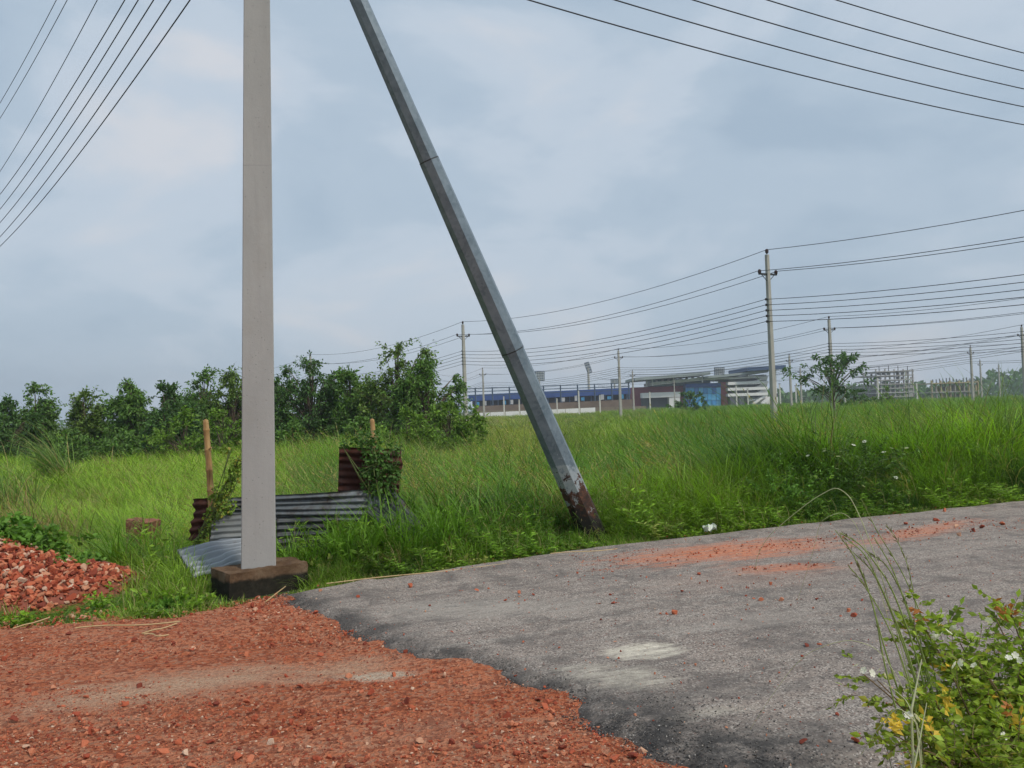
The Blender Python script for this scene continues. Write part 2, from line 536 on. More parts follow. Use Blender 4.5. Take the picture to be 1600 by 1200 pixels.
def build_brick_road():
    t = NT('crushed_brick')
    v = t.coord()
    broad = t.noise(v, 0.9, 5, 0.55)
    mid = t.noise(v, 7, 5, 0.65)
    cell = t.n('TexVoronoi', {'feature': 'F1'}); t.put(cell.inputs['Vector'], v); cell.inputs['Scale'].default_value = 38
    sp = t.n('SeparateColor'); t.put(sp.inputs[0], cell.outputs['Color'])
    col = t.ramp(broad, [(0.3, (0.52, 0.135, 0.055)), (0.5, (0.62, 0.205, 0.100)), (0.72, (0.66, 0.285, 0.165))])
    stk = t.noise(t.mapping(v, rot=(0, 0, -0.2), scale=(0.3, 2.4, 1)), 2.2, 7, 0.7, 0.5)
    col = t.mix(t.ramp(stk, [(0.5, 0.0), (0.68, 0.75)]), col, (0.68, 0.36, 0.23))
    col = t.mix(t.ramp(stk, [(0.32, 0.7), (0.46, 0.0)]), col, (0.40, 0.10, 0.05))
    col = t.mix(t.math('MULTIPLY', mid, 0.2), col, (0.36, 0.11, 0.06))
    col = t.mix(t.math('MULTIPLY', t.math('GREATER_THAN', sp.outputs[0], 0.6), 0.6), col, (0.20, 0.052, 0.032))
    col = t.mix(t.math('MULTIPLY', t.math('GREATER_THAN', sp.outputs[1], 0.80), 0.6), col, (0.58, 0.31, 0.20))
    warp = t.math('MULTIPLY', t.math('SUBTRACT', t.noise(t.mapping(v, rot=(0, 0, 0.25), scale=(0.7, 2.0, 1)), 2.6, 6, 0.7), 0.5), 1.7)
    speck = t.ramp(t.noise(v, 26, 8, 0.85), [(0.36, 0.2), (0.54, 1.0)])
    sand = t.ramp(t.noise(v, 40, 4, 0.7), [(0.35, (0.54, 0.33, 0.22)), (0.65, (0.70, 0.49, 0.345))])

    def patch(px0, py0, px1, py1, ry, lo, hi, c, dens, base):
        a_, b_ = G(px0, py0), G(px1, py1)
        c_ = (a_ + b_) / 2; L_ = np.linalg.norm(b_ - a_) / 2
        d_ = t.math('ADD', t.blob(v, c_[0], c_[1], L_, ry, math.atan2(b_[1] - a_[1], b_[0] - a_[0])), warp)
        return t.mix(t.math('MULTIPLY', t.ramp(d_, [(lo, dens), (hi, 0.0)]), speck), base, c)
    col = patch(-60, 1125, 560, 1035, 0.50, 0.1, 1.15, (0.56, 0.32, 0.21), 0.8, col)
    col = patch(-60, 1125, 540, 1030, 0.30, 0.2, 1.2, sand, 0.95, col)
    col = patch(500, 1065, 660, 1052, 0.12, 0.4, 0.95, (0.68, 0.58, 0.45), 0.95, col)
    col = patch(420, 1075, 640, 1020, 0.26, 0.2, 1.1, sand, 0.8, col)
    col = patch(90, 1080, 160, 1075, 0.10, 0.2, 1.0, sand, 0.7, col)
    col = patch(600, 1160, 760, 1120, 0.25, 0.1, 1.0, (0.42, 0.2, 0.13), 0.6, col)
    nrm = t.bump(t.math('ADD', cell.outputs['Distance'], t.math('MULTIPLY', t.noise(v, 60, 5, 0.7), 1.4)), 1.0, 0.03)
    m = t.done(t.principled(col, 0.95, 0, nrm, 0.12))
    xs = np.concatenate([np.linspace(-30, -6, 60), np.linspace(-5.95, 1.8, 220)])
    yy = np.concatenate([np.linspace(-8, 3.2, 40), np.linspace(3.25, 8.6, 150)])
    Y, X = np.meshgrid(yy, xs, indexing='ij')
    s = beyond(X, Y) + 0.16 * vnoise(X * 2.2, Y * 2.2, 31) + 0.06 * vnoise(X * 8, Y * 8, 32)
    Z = 0.008 + 0.016 * vnoise(X * 1.1, Y * 1.6, 33) + 0.007 * vnoise(X * 5, Y * 5, 34) + 0.006 * vnoise(X * 17, Y * 17, 35)
    for o_ in (0.0, 1.45):
        Z = Z - 0.022 * np.exp(-((Y - (4.75 + o_ + 0.20 * (X + 2.2))) / 0.22) ** 2)
    Z = Z - 0.10 * smooth(-0.15, 0.25, s) - 0.12 * smooth(1.3, 1.8, X)
    o = grid_mesh(X, Y, Z, 'brick_road', m)
    return tag(o, 'red crushed brick track joining the asphalt', kind='structure')


brick_road = build_brick_road()


def brick_z(x, y):
    return 0.008 + 0.016 * vnoise(x * 1.1, y * 1.6, 33) + 0.007 * vnoise(x * 5, y * 5, 34)


# ------------------------------------------------------------------ broken brick chips
def chip_material():
    t = NT('brick_chip')
    rnd = t.n('ObjectInfo').outputs['Random']
    v = t.coord()
    c = t.ramp(rnd, [(0.0, (0.16, 0.034, 0.022)), (0.3, (0.40, 0.085, 0.042)), (0.55, (0.54, 0.150, 0.072)), (0.78, (0.62, 0.235, 0.125)), (0.9, (0.62, 0.36, 0.23)), (1.0, (0.74, 0.58, 0.43))], 'LINEAR')
    c = t.mix(t.math('MULTIPLY', t.noise(v, 3, 4, 0.7), 0.5), c, (0.25, 0.075, 0.05))
    return t.done(t.principled(c, 0.92, 0, t.bump(t.noise(v, 9, 4, 0.7), 0.4, 0.05), 0.15))


M_CHIP = chip_material()


def chip_mesh(seed, mat, flat=0.6):
    import bmesh
    r = np.random.default_rng(seed)
    bm = bmesh.new()
    pts = r.normal(size=(11, 3)); pts /= np.linalg.norm(pts, axis=1)[:, None]
    pts *= np.array([1, r.uniform(0.6, 0.9), flat]) * 0.5
    for p_ in pts:
        bm.verts.new(p_)
    bmesh.ops.convex_hull(bm, input=bm.verts)
    for v_ in [v_ for v_ in bm.verts if not v_.link_faces]:
        bm.verts.remove(v_)
    me = bpy.data.meshes.new('brick_chip')
    bm.to_mesh(me); bm.free()
    me.materials.append(mat)
    return me


CHIPS = [chip_mesh(100 + i, M_CHIP, 0.45 + 0.06 * i) for i in range(6)]


def scatter(name, pts, rot, scl, idx, tint, variants, label, kind='stuff', cat=None, parent=None):
    """one object that instances small meshes on its points (grass, gravel)"""
    me = bpy.data.meshes.new(name)
    me.from_pydata(np.asarray(pts).tolist(), [], [])
    n = len(pts)
    a = me.attributes.new('rot', 'FLOAT_VECTOR', 'POINT'); a.data.foreach_set('vector', np.asarray(rot, np.float32).ravel())
    a = me.attributes.new('scl', 'FLOAT_VECTOR', 'POINT'); a.data.foreach_set('vector', np.asarray(scl, np.float32).ravel())
    a = me.attributes.new('idx', 'INT', 'POINT'); a.data.foreach_set('value', np.asarray(idx, np.int32))
    a = me.attributes.new('tint', 'FLOAT_COLOR', 'POINT')
    a.data.foreach_set('color', np.concatenate([np.asarray(tint), np.ones((n, 1))], 1).astype(np.float32).ravel())
    coll = bpy.data.collections.new(name + '_pieces')
    for i, m_ in enumerate(variants):
        o_ = bpy.data.objects.new('%s_piece_%02d' % (name, i), m_)
        coll.objects.link(o_)
    ng = bpy.data.node_groups.new(name, 'GeometryNodeTree')
    ng.interface.new_socket('Geometry', in_out='INPUT', socket_type='NodeSocketGeometry')
    ng.interface.new_socket('Geometry', in_out='OUTPUT', socket_type='NodeSocketGeometry')
    gi = ng.nodes.new('NodeGroupInput'); go = ng.nodes.new('NodeGroupOutput')
    ci = ng.nodes.new('GeometryNodeCollectionInfo')
    ci.inputs['Collection'].default_value = coll
    ci.inputs['Separate Children'].default_value = True
    ci.inputs['Reset Children'].default_value = True
    ip = ng.nodes.new('GeometryNodeInstanceOnPoints')
    ip.inputs['Pick Instance'].default_value = True

    def named(nm, typ):
        nd = ng.nodes.new('GeometryNodeInputNamedAttribute')
        nd.data_type = typ; nd.inputs['Name'].default_value = nm
        return nd.outputs['Attribute']
    er = ng.nodes.new('FunctionNodeEulerToRotation')
    ng.links.new(named('rot', 'FLOAT_VECTOR'), er.inputs[0])
    ng.links.new(gi.outputs[0], ip.inputs['Points'])
    ng.links.new(ci.outputs[0], ip.inputs['Instance'])
    ng.links.new(named('idx', 'INT'), ip.inputs['Instance Index'])
    ng.links.new(er.outputs[0], ip.inputs['Rotation'])
    ng.links.new(named('scl', 'FLOAT_VECTOR'), ip.inputs['Scale'])
    ng.links.new(ip.outputs[0], go.inputs[0])
    o = bpy.data.objects.new(name, me)
    COL.objects.link(o)
    md = o.modifiers.new('scatter', 'NODES'); md.node_group = ng
    if parent is not None:
        o.parent = parent
    return tag(o, label, cat, kind=kind)


rng = np.random.default_rng(11)


def visible(x, y, z=0.0, margin=60):
    q = (np.stack([x, y, np.broadcast_to(z, np.shape(x))], 1) - CAM_P) @ CAM_N
    with np.errstate(divide='ignore', invalid='ignore'):
        u_ = 800 - F * q[:, 0] / q[:, 2]; v_ = 600 + F * q[:, 1] / q[:, 2]
    return (q[:, 2] < -0.2) & (u_ > -margin) & (u_ < 1600 + margin) & (v_ < 1200 + margin * 1.5)


def build_gravel():
    # loose chips bedded in the track: biggest ones are parts, the rest one mass
    n = 170000
    x = rng.uniform(-7.5, 1.6, n); y = rng.uniform(3.2, 8.2, n)
    s = beyond(x, y) + 0.10 * vnoise(x * 2.2, y * 2.2, 31)
    clean = vnoise(x * 0.8 + y * 0.1, y * 2.2 - x * 0.5, 44)          # wheel tracks are swept cleaner
    track = np.exp(-((y - (4.95 + 0.20 * (x + 2.2))) / 0.55) ** 2)
    dens = np.clip(0.62 + 0.6 * clean - 0.66 * track, 0.05, 1) * (0.36 + 0.64 * smooth(5.6, 4.6, y + 0.22 * (x + 2.0)) + 0.6 * smooth(0.5, 0.1, np.abs(x - asphalt_start(y) + 0.25)) * (y < 8))
    keep = (s < 0.05) & (x < asphalt_start(y) + 0.10) & (rng.random(n) < dens) & visible(x, y)
    x, y = x[keep], y[keep]; n = len(x)
    size = np.clip(0.0105 * np.exp(0.55 * rng.normal(size=n)), 0.005, 0.05)
    order = np.argsort(-size)
    z = brick_z(x, y)
    rot = np.stack([rng.uniform(-.5, .5, n), rng.uniform(-.5, .5, n), rng.uniform(0, 6.3, n)], 1)
    big = order[:170]; rest = order[170:]
    scatter('loose_gravel', np.stack([x, y, z + size * 0.12], 1)[rest], rot[rest], np.repeat(size[rest][:, None], 3, 1),
            rng.integers(0, 6, n)[rest], np.ones((n, 3))[rest], CHIPS, 'fine red brick gravel scattered over the track')
    for i in big:
        sz = size[i] * 1.25
        mesh_obj('brick_chip', CHIPS[i % 6], brick_road, (x[i], y[i], z[i] + sz * 0.15), tuple(rot[i]), float(sz))
    # a few notable stones seen in the foreground
    for px, py, sz in [(254, 1183, .085), (428, 1152, .07), (120, 1122, .06), (400, 1128, .06), (645, 1178, .06), (685, 1180, .05), (425, 1168, .06), (520, 1140, .05), (530, 1012, .06), (455, 960, .07),
                       (395, 950, .07), (372, 1190, .07), (800, 1137, .06), (860, 1128, .06), (300, 1020, .05), (330, 1166, .06), (990, 1188, .07), (960, 1192, .06)]:
        p_ = G(px, py)
        mesh_obj('brick_chip', CHIPS[int(px) % 6], brick_road, (p_[0], p_[1], p_[2] + 0.02 + sz * 0.1), (0.2, 0.3, px * 0.37), sz)


build_gravel()


def build_chips_on_asphalt():
    pts = []
    def around(px0, py0, px1, py1, n, spread, where):
        a_, b_ = G(px0, py0), G(px1, py1)
        for _ in range(n):
            k = rng.random()
            p_ = a_ + (b_ - a_) * k
            pts.append((p_[0] + rng.normal() * spread, p_[1] + rng.normal() * spread, rng.uniform(0.018, 0.042), where))
    around(960, 888, 1310, 852, 70, 0.14, 'small red brick fragment in the long orange dust streak on the asphalt')
    around(1160, 898, 1310, 888, 26, 0.08, 'small red brick fragment in the thin lower dust streak on the asphalt')
    around(1360, 848, 1505, 818, 60, 0.12, 'red brick fragment in the right hand dust streak on the asphalt')
    around(900, 900, 1300, 960, 26, 0.55, 'stray brick fragment on the open asphalt below the dust streaks')
    singles = {(641, 918): 'single red brick fragment on the asphalt nearest the plinth', (1055, 961): 'single red brick fragment in the middle of the open asphalt',
               (1336, 966): 'lower of two brick fragments left of the seeding grass stalks', (1325, 958): 'upper of two brick fragments left of the seeding grass stalks',
               (1337, 1162): 'red brick fragment on asphalt close to the bush foot', (1256, 1164): 'red brick fragment near the bottom edge, left of the bush',
               (1463, 815): 'big dark brick lump at the upper left of the right dust streak', (1522, 831): 'dark brick lump at the right tip of the dust streak',
               (1566, 821): 'rightmost brick lump on the asphalt near the right edge', (1476, 800): 'brick lump on the asphalt closest to the far grass at right'}
    for px, py, sz in [(641, 918, .09), (1055, 961, .075), (1336, 966, .07), (1325, 958, .06), (1337, 1162, .06), (1256, 1164, .05), (1463, 815, .11), (1522, 831, .10), (1566, 821, .09), (1476, 800, .10), (1494, 824, .08), (1260, 1012, .05), (1280, 1010, .04),
                       (500, 925, .05), (560, 935, .05), (812, 928, .05), (790, 940, .04), (706, 990, .03), (1092, 899, .06), (1205, 915, .06), (1190, 940, .06), (1220, 940, .06), (958, 945, .05), (745, 925, .05), (1415, 820, .08), (1500, 838, .09), (1535, 826, .09)]:
        p_ = G(px, py, 0.045)
        pts.append((p_[0], p_[1], sz, singles.get((px, py), 'larger red brick fragment lying singly on the asphalt')))
    for i, (x, y, sz, where) in enumerate(pts):
        o = mesh_obj('brick_fragment', CHIPS[i % 6], None, (x, y, 0.055 + sz * 0.14), (rng.uniform(-.4, .4), rng.uniform(-.4, .4), rng.uniform(0, 6)), float(sz))
        tag(o, where, 'brick fragment', 'larger brick fragments on the asphalt' if where in singles.values() else where.replace('fragment', 'fragments', 1))
    # fine crumbs: bitumen-black and red
    n = 30000
    x = rng.uniform(-2.4, 9, n); y = rng.uniform(3.4, 12.6, n)
    a0 = asphalt_start(y)
    red = (np.abs((y - (8.81 + (x - 0.98) * 0.30))) < 0.42 + 0.35 * vnoise(x * 3, y * 3, 7)) & (x > 0.6)
    keep = (x > a0 + 0.05) & (beyond(x, y) < -0.05) & visible(x, y) & ((rng.random(n) < 0.14) | red)
    x, y = x[keep], y[keep]; n = len(x)
    sz = np.clip(0.010 * np.exp(.5 * rng.normal(size=n)), .005, .028)
    scatter('asphalt_crumbs', np.stack([x, y, 0.059 + 0 * x], 1), np.stack([rng.uniform(-.5, .5, n)] * 2 + [rng.uniform(0, 6, n)], 1),
            np.repeat(sz[:, None], 3, 1), rng.integers(0, 6, n), np.ones((n, 3)), CHIPS, 'tiny red crumbs strewn over the asphalt')
    # black bitumen-coated stone at the broken end
    t = NT('bitumen_stone'); v = t.coord()
    rn = t.n('ObjectInfo').outputs['Random']
    mt = t.done(t.principled(t.ramp(rn, [(0, (0.03, 0.029, 0.028)), (0.6, (0.075, 0.07, 0.067)), (0.9, (0.15, 0.14, 0.13)), (1, (0.45, 0.42, 0.38))]), 0.75, 0, None, 0.4))
    vs = [chip_mesh(300 + i, mt, 0.6) for i in range(3)]
    n = 7000
    y = np.concatenate([rng.uniform(3.5, 8.0, n // 2), rng.uniform(3.4, 4.7, n // 2)])
    off = np.concatenate([rng.normal(size=n // 2) * 0.07 + 0.02, np.abs(rng.normal(size=n // 2)) * 0.42 - 0.05])
    x = asphalt_start(y) + off
    z = 0.052 * smooth(-0.012, 0.2, off) + 0.004
    sz = np.clip(0.0075 * np.exp(.45 * rng.normal(size=n)), .004, .018)
    keep = visible(x, y)
    x, y, z, sz = x[keep], y[keep], z[keep], sz[keep]; n = len(x)
    scatter('bitumen_gravel', np.stack([x, y, z], 1), np.stack([rng.uniform(-.5, .5, n)] * 2 + [rng.uniform(0, 6, n)], 1),
            np.repeat(sz[:, None], 3, 1), rng.integers(0, 3, n), np.ones((n, 3)), vs, 'black crumbled bitumen along the broken asphalt end')


build_chips_on_asphalt()


def build_pile():
    cx, cy, rx, ry, hh = -6.08, 8.55, 2.10, 1.45, 0.62
    root = empty('brick_rubble_pile', (cx, cy, -0.05), 'heap of broken red brick at the left edge below leafy weeds', 'rubble pile')

    def hz(x, y):
        d = np.sqrt(((x - cx) / rx) ** 2 + ((y - cy) / ry) ** 2)
        return hh * np.clip(1 - d, 0, 1) ** 0.85 * (1 + 0.18 * vnoise(x * 2.5, y * 2.5, 61)) + 0.05 - 0.12 * smooth(0.9, 1.15, d)
    xs, ys = np.linspace(cx - rx * 1.15, cx + rx * 1.15, 60), np.linspace(cy - ry * 1.15, cy + ry * 1.15, 50)
    Y, X = np.meshgrid(ys, xs, indexing='ij')
    o = grid_mesh(X - cx, Y - cy, hz(X, Y), 'core', plain('brick_dust', (0.22, 0.07, 0.045), 0.95, 0, 0.3, 9, 0.6))
    o.parent = root
    n = 15000
    a = rng.uniform(0, 6.28, n); r_ = np.sqrt(rng.random(n)) * 1.1
    x = cx + rx * r_ * np.cos(a); y = cy + ry * r_ * np.sin(a)
    keep = (rng.random(n) < np.where(r_ < 0.9, 1, 0.4)) & (y < cy + 0.35)
    x, y, r_ = x[keep], y[keep], r_[keep]; n = len(x)
    z = hz(x, y)
    sz = np.clip(0.048 * np.exp(.36 * rng.normal(size=n)), .02, .10)
    rot = np.stack([rng.uniform(0, 3, n), rng.uniform(-.8, .8, n), rng.uniform(0, 6, n)], 1)
    vis = visible(x, y, 0.3, 10) & (y < cy - 0.05)
    score = np.where(vis, sz, 0)
    order = np.argsort(-score)
    for i in order[:300]:
        mesh_obj('brick_chip', CHIPS[i % 6], root, (x[i] - cx, y[i] - cy, z[i] + sz[i] * 0.38), tuple(rot[i]), float(sz[i] * 1.15))
    rest = order[300:]
    scatter('small_brick_chips', np.stack([x - cx, y - cy, z + sz * 0.32], 1)[rest], rot[rest], np.repeat(sz[rest][:, None], 3, 1),
            rng.integers(0, 6, n)[rest], np.ones((n, 3))[rest], CHIPS, None, 'stuff', parent=root)
    # spilled chips between heap and track, too small to pick apart
    n = 1500
    x = rng.uniform(-5.8, -3.3, n); y = rng.uniform(6.9, 8.2, n)
    d = np.abs(y - 7.15 - 0.22 * (x + 4.5) - 0.2 * vnoise(x * 2, y * 2, 66))
    keep = rng.random(n) < np.exp(-d * 3.0) * smooth(-3.3, -4.0, x)
    x, y = x[keep], y[keep]; n = len(x)
    sz = np.clip(0.03 * np.exp(.45 * rng.normal(size=n)), .012, .07)
    scatter('spilled_brick_chips', np.stack([x, y, 0.0 + sz * 0.15], 1), np.stack([rng.uniform(-.6, .6, n)] * 2 + [rng.uniform(0, 6, n)], 1),
            np.repeat(sz[:, None], 3, 1), rng.integers(0, 6, n), np.ones((n, 3)), CHIPS, 'brick chips spilled between the heap and the track')


build_pile()

# ================================================================== GRASS
M_GRASS = leafy('grass_blade', (1, 1, 1), 0.55, trans=0.42, rough=0.45, tint_attr=True, yellow=0.05, ycol=(0.42, 0.38, 0.16))


def tuft(seed, n, spread, length, width, bend, lean=(0, 0), segs=4, lv=0.35, up=0.25):
    r = np.random.default_rng(seed)
    m = MB()
    V = []; Fs = []; k = 0
    for i in range(n):
        a = r.uniform(0, 6.283); rr = spread * math.sqrt(r.random())
        base = np.array([rr * math.cos(a), rr * math.sin(a), -0.03])
        L = length * (1 + lv * r.normal() * 0.8); L = max(L, length * 0.3)
        th = r.uniform(0, 6.283)
        out = np.array([math.cos(th), math.sin(th)]) * abs(r.normal(up, 0.18)) + np.array(lean) * r.uniform(0.5, 1.4)
        b = bend * r.uniform(0.3, 1.6)
        p = base.copy(); d = np.array([out[0] * 0.6, out[1] * 0.6, 1.0]); d /= np.linalg.norm(d)
        hd = out / (np.linalg.norm(out) + 1e-6)
        side = np.array([-hd[1], hd[0], 0]) ; side = side * math.cos(.5) + np.array([0, 0, 0])
        tw = r.uniform(-0.9, 0.9)
        sd = np.array([-hd[1] * math.cos(tw) + hd[0] * math.sin(tw), hd[0] * math.cos(tw) + hd[1] * math.sin(tw), 0])
        w = width * r.uniform(0.7, 1.3)
        pts = [p.copy()]
        for s in range(segs):
            p = p + d * (L / segs)
            pts.append(p.copy())
            d = d + np.array([hd[0], hd[1], -0.55]) * b * (s + 1) / segs
            d /= np.linalg.norm(d)
        for s, q in enumerate(pts[:-1]):
            ws = w * (1 - 0.75 * (s / segs) ** 1.5) * 0.5
            V.append(q - sd * ws); V.append(q + sd * ws)
        V.append(pts[-1])
        for s in range(segs - 1):
            Fs.append((k + 2 * s, k + 2 * s + 1, k + 2 * s + 3, k + 2 * s + 2))
        Fs.append((k + 2 * segs - 2, k + 2 * segs - 1, k + 2 * segs))
        k += 2 * segs + 1
    m.add(V, Fs)
    return m


W_ = (-0.28, -0.02)      # the wind bends the tall grass towards the left
T_SHORT = [tuft(i, 30, 0.12, 0.15, 0.0085, 0.6, (0, 0), 3, up=0.4).mesh('tuft', M_GRASS) for i in range(1, 4)]
T_MID = [tuft(i, 30, 0.17, 0.60, 0.0115, 0.85, W_, 5, up=0.42).mesh('tuft', M_GRASS) for i in range(10, 14)]
T_TALL = [tuft(i, 32, 0.20, 1.05, 0.0125, 0.62, W_, 6, up=0.30).mesh('tuft', M_GRASS) for i in range(20, 25)]
T_FAR = [tuft(i, 36, 0.45, 1.0, 0.030, 0.55, W_, 4, up=0.32).mesh('tuft', M_GRASS) for i in range(30, 34)]


def branch_pts(p0, d0, L, n, droop, wob, r):
    p = np.array(p0, float); d = np.array(d0, float); d /= np.linalg.norm(d)
    out = [p.copy()]
    for i in range(n):
        p = p + d * L / n
        out.append(p.copy())
        d = d + np.array([r.normal() * wob, r.normal() * wob, r.normal() * wob - droop])
        d /= np.linalg.norm(d)
    return np.array(out)


def seed_tuft(seed, n, length):
    m = tuft(seed, n, 0.14, length, 0.007, 0.25, W_, 5, up=0.2)
    r = np.random.default_rng(seed)
    v = m.v[0]
    tips = v[10::11]; before = v[8::11][:len(tips)]
    for tp, bf in zip(tips, before):
        k = 9
        d = tp - bf
        c = tp - d * r.uniform(0, 0.9, (k, 1))
        m.leaves(c, np.tile(d, (k, 1)) + r.normal(size=(k, 3)) * 0.05, 0.055 * r.uniform(.6, 1.3, k), 0.010, r)
    return m


def weed_tuft(seed, n, H, lf):
    r = np.random.default_rng(seed)
    m = MB()
    for i in range(n):
        a = r.uniform(0, 6.28)
        tw = branch_pts((math.cos(a) * .03, math.sin(a) * .03, -0.02), (math.cos(a) * .5, math.sin(a) * .5, 1), H * r.uniform(.6, 1.1), 5, 0.05, 0.12, r)
        m.tube(tw, np.linspace(.004, .0015, 6), 3, False)
        k = 16
        q = r.uniform(0.1, 1, k) * 5; i0 = np.minimum(q.astype(int), 4); f_ = (q - i0)[:, None]
        m.leaves(tw[i0] * (1 - f_) + tw[i0 + 1] * f_, r.normal(size=(k, 3)) * np.array([1, 1, .4]) + np.array([0, 0, .15]), lf[0] * r.uniform(.6, 1.3, k), lf[1] * r.uniform(.7, 1.2, k), r, 0.15)
    return m


T_SEED = [seed_tuft(i, 9, 1.15).mesh('tuft', M_GRASS) for i in (40, 41)]
T_WEED = [weed_tuft(50, 7, 0.28, (0.055, 0.026)).mesh('tuft', M_GRASS), weed_tuft(51, 6, 0.22, (0.075, 0.045)).mesh('tuft', M_GRASS), weed_tuft(52, 8, 0.6, (0.085, 0.02)).mesh('tuft', M_GRASS)]
TUFTS = T_SHORT + T_MID + T_TALL + T_FAR + T_SEED + T_WEED          # 0-2 short, 3-6 mid, 7-11 tall, 12-15 far


def pixcol(x, y, z=0.3):
    q = (np.stack([x, y, np.broadcast_to(z, np.shape(x))], 1) - CAM_P) @ CAM_N
    return 800 - F * q[:, 0] / q[:, 2], 600 + F * q[:, 1] / q[:, 2]


GRASS = dict(bright=(0.215, 0.36, 0.036), lush=(0.125, 0.26, 0.030), dark=(0.050, 0.125, 0.024), yellow=(0.40, 0.38, 0.09), straw=(0.46, 0.38, 0.17), lime=(0.27, 0.42, 0.040))
GR = {k: np.array(v) for k, v in GRASS.items()}
PLINTH_C = np.array([-2.70, 8.36])


def grass_height(x, y):
    """top of the grass above the field, in metres: taller on the right, low in the pale meadow on the left"""
    s = beyond(x, y)
    az = x / np.maximum(y, 1)
    right = smooth(-0.10, 0.30, az)
    left = smooth(-0.22, -0.40, az)
    h = 1.0 + 0.10 * right - 0.42 * left
    h = h + 0.24 * vnoise(x * 0.35, y * 0.35, 71) + 0.20 * vnoise(x * 1.1, y * 1.1, 72)
    # reed bank at the right edge, dark clumps in the middle right
    h = h + 0.30 * np.exp(-((x - 11.2) / 2.6) ** 2 - ((y - 18.0) / 3.0) ** 2)
    h = h + 0.45 * np.exp(-((x - 4.4) / 1.1) ** 2 - ((y - 13.6) / 1.2) ** 2)
    h = h + 0.12 * np.exp(-((x - 8.3) / 1.6) ** 2 - ((y - 15.2) / 1.2) ** 2) - 0.2 * np.exp(-((x - 6.0) / 0.9) ** 2 - ((y - 17) / 3) ** 2)
    h = h - 0.34 * smooth(-0.16, -0.06, az) * smooth(0.20, 0.08, az) * smooth(16, 24, y)
    h = h - 0.30 * np.exp(-((x - 0.3) / 1.0) ** 2 - ((y - 11.2) / 0.8) ** 2)
    h = h + 0.12 * np.exp(-((x - 7.2) / 2.2) ** 2 - ((y - 17) / 2.5) ** 2)
    return np.maximum(h, 0.25)


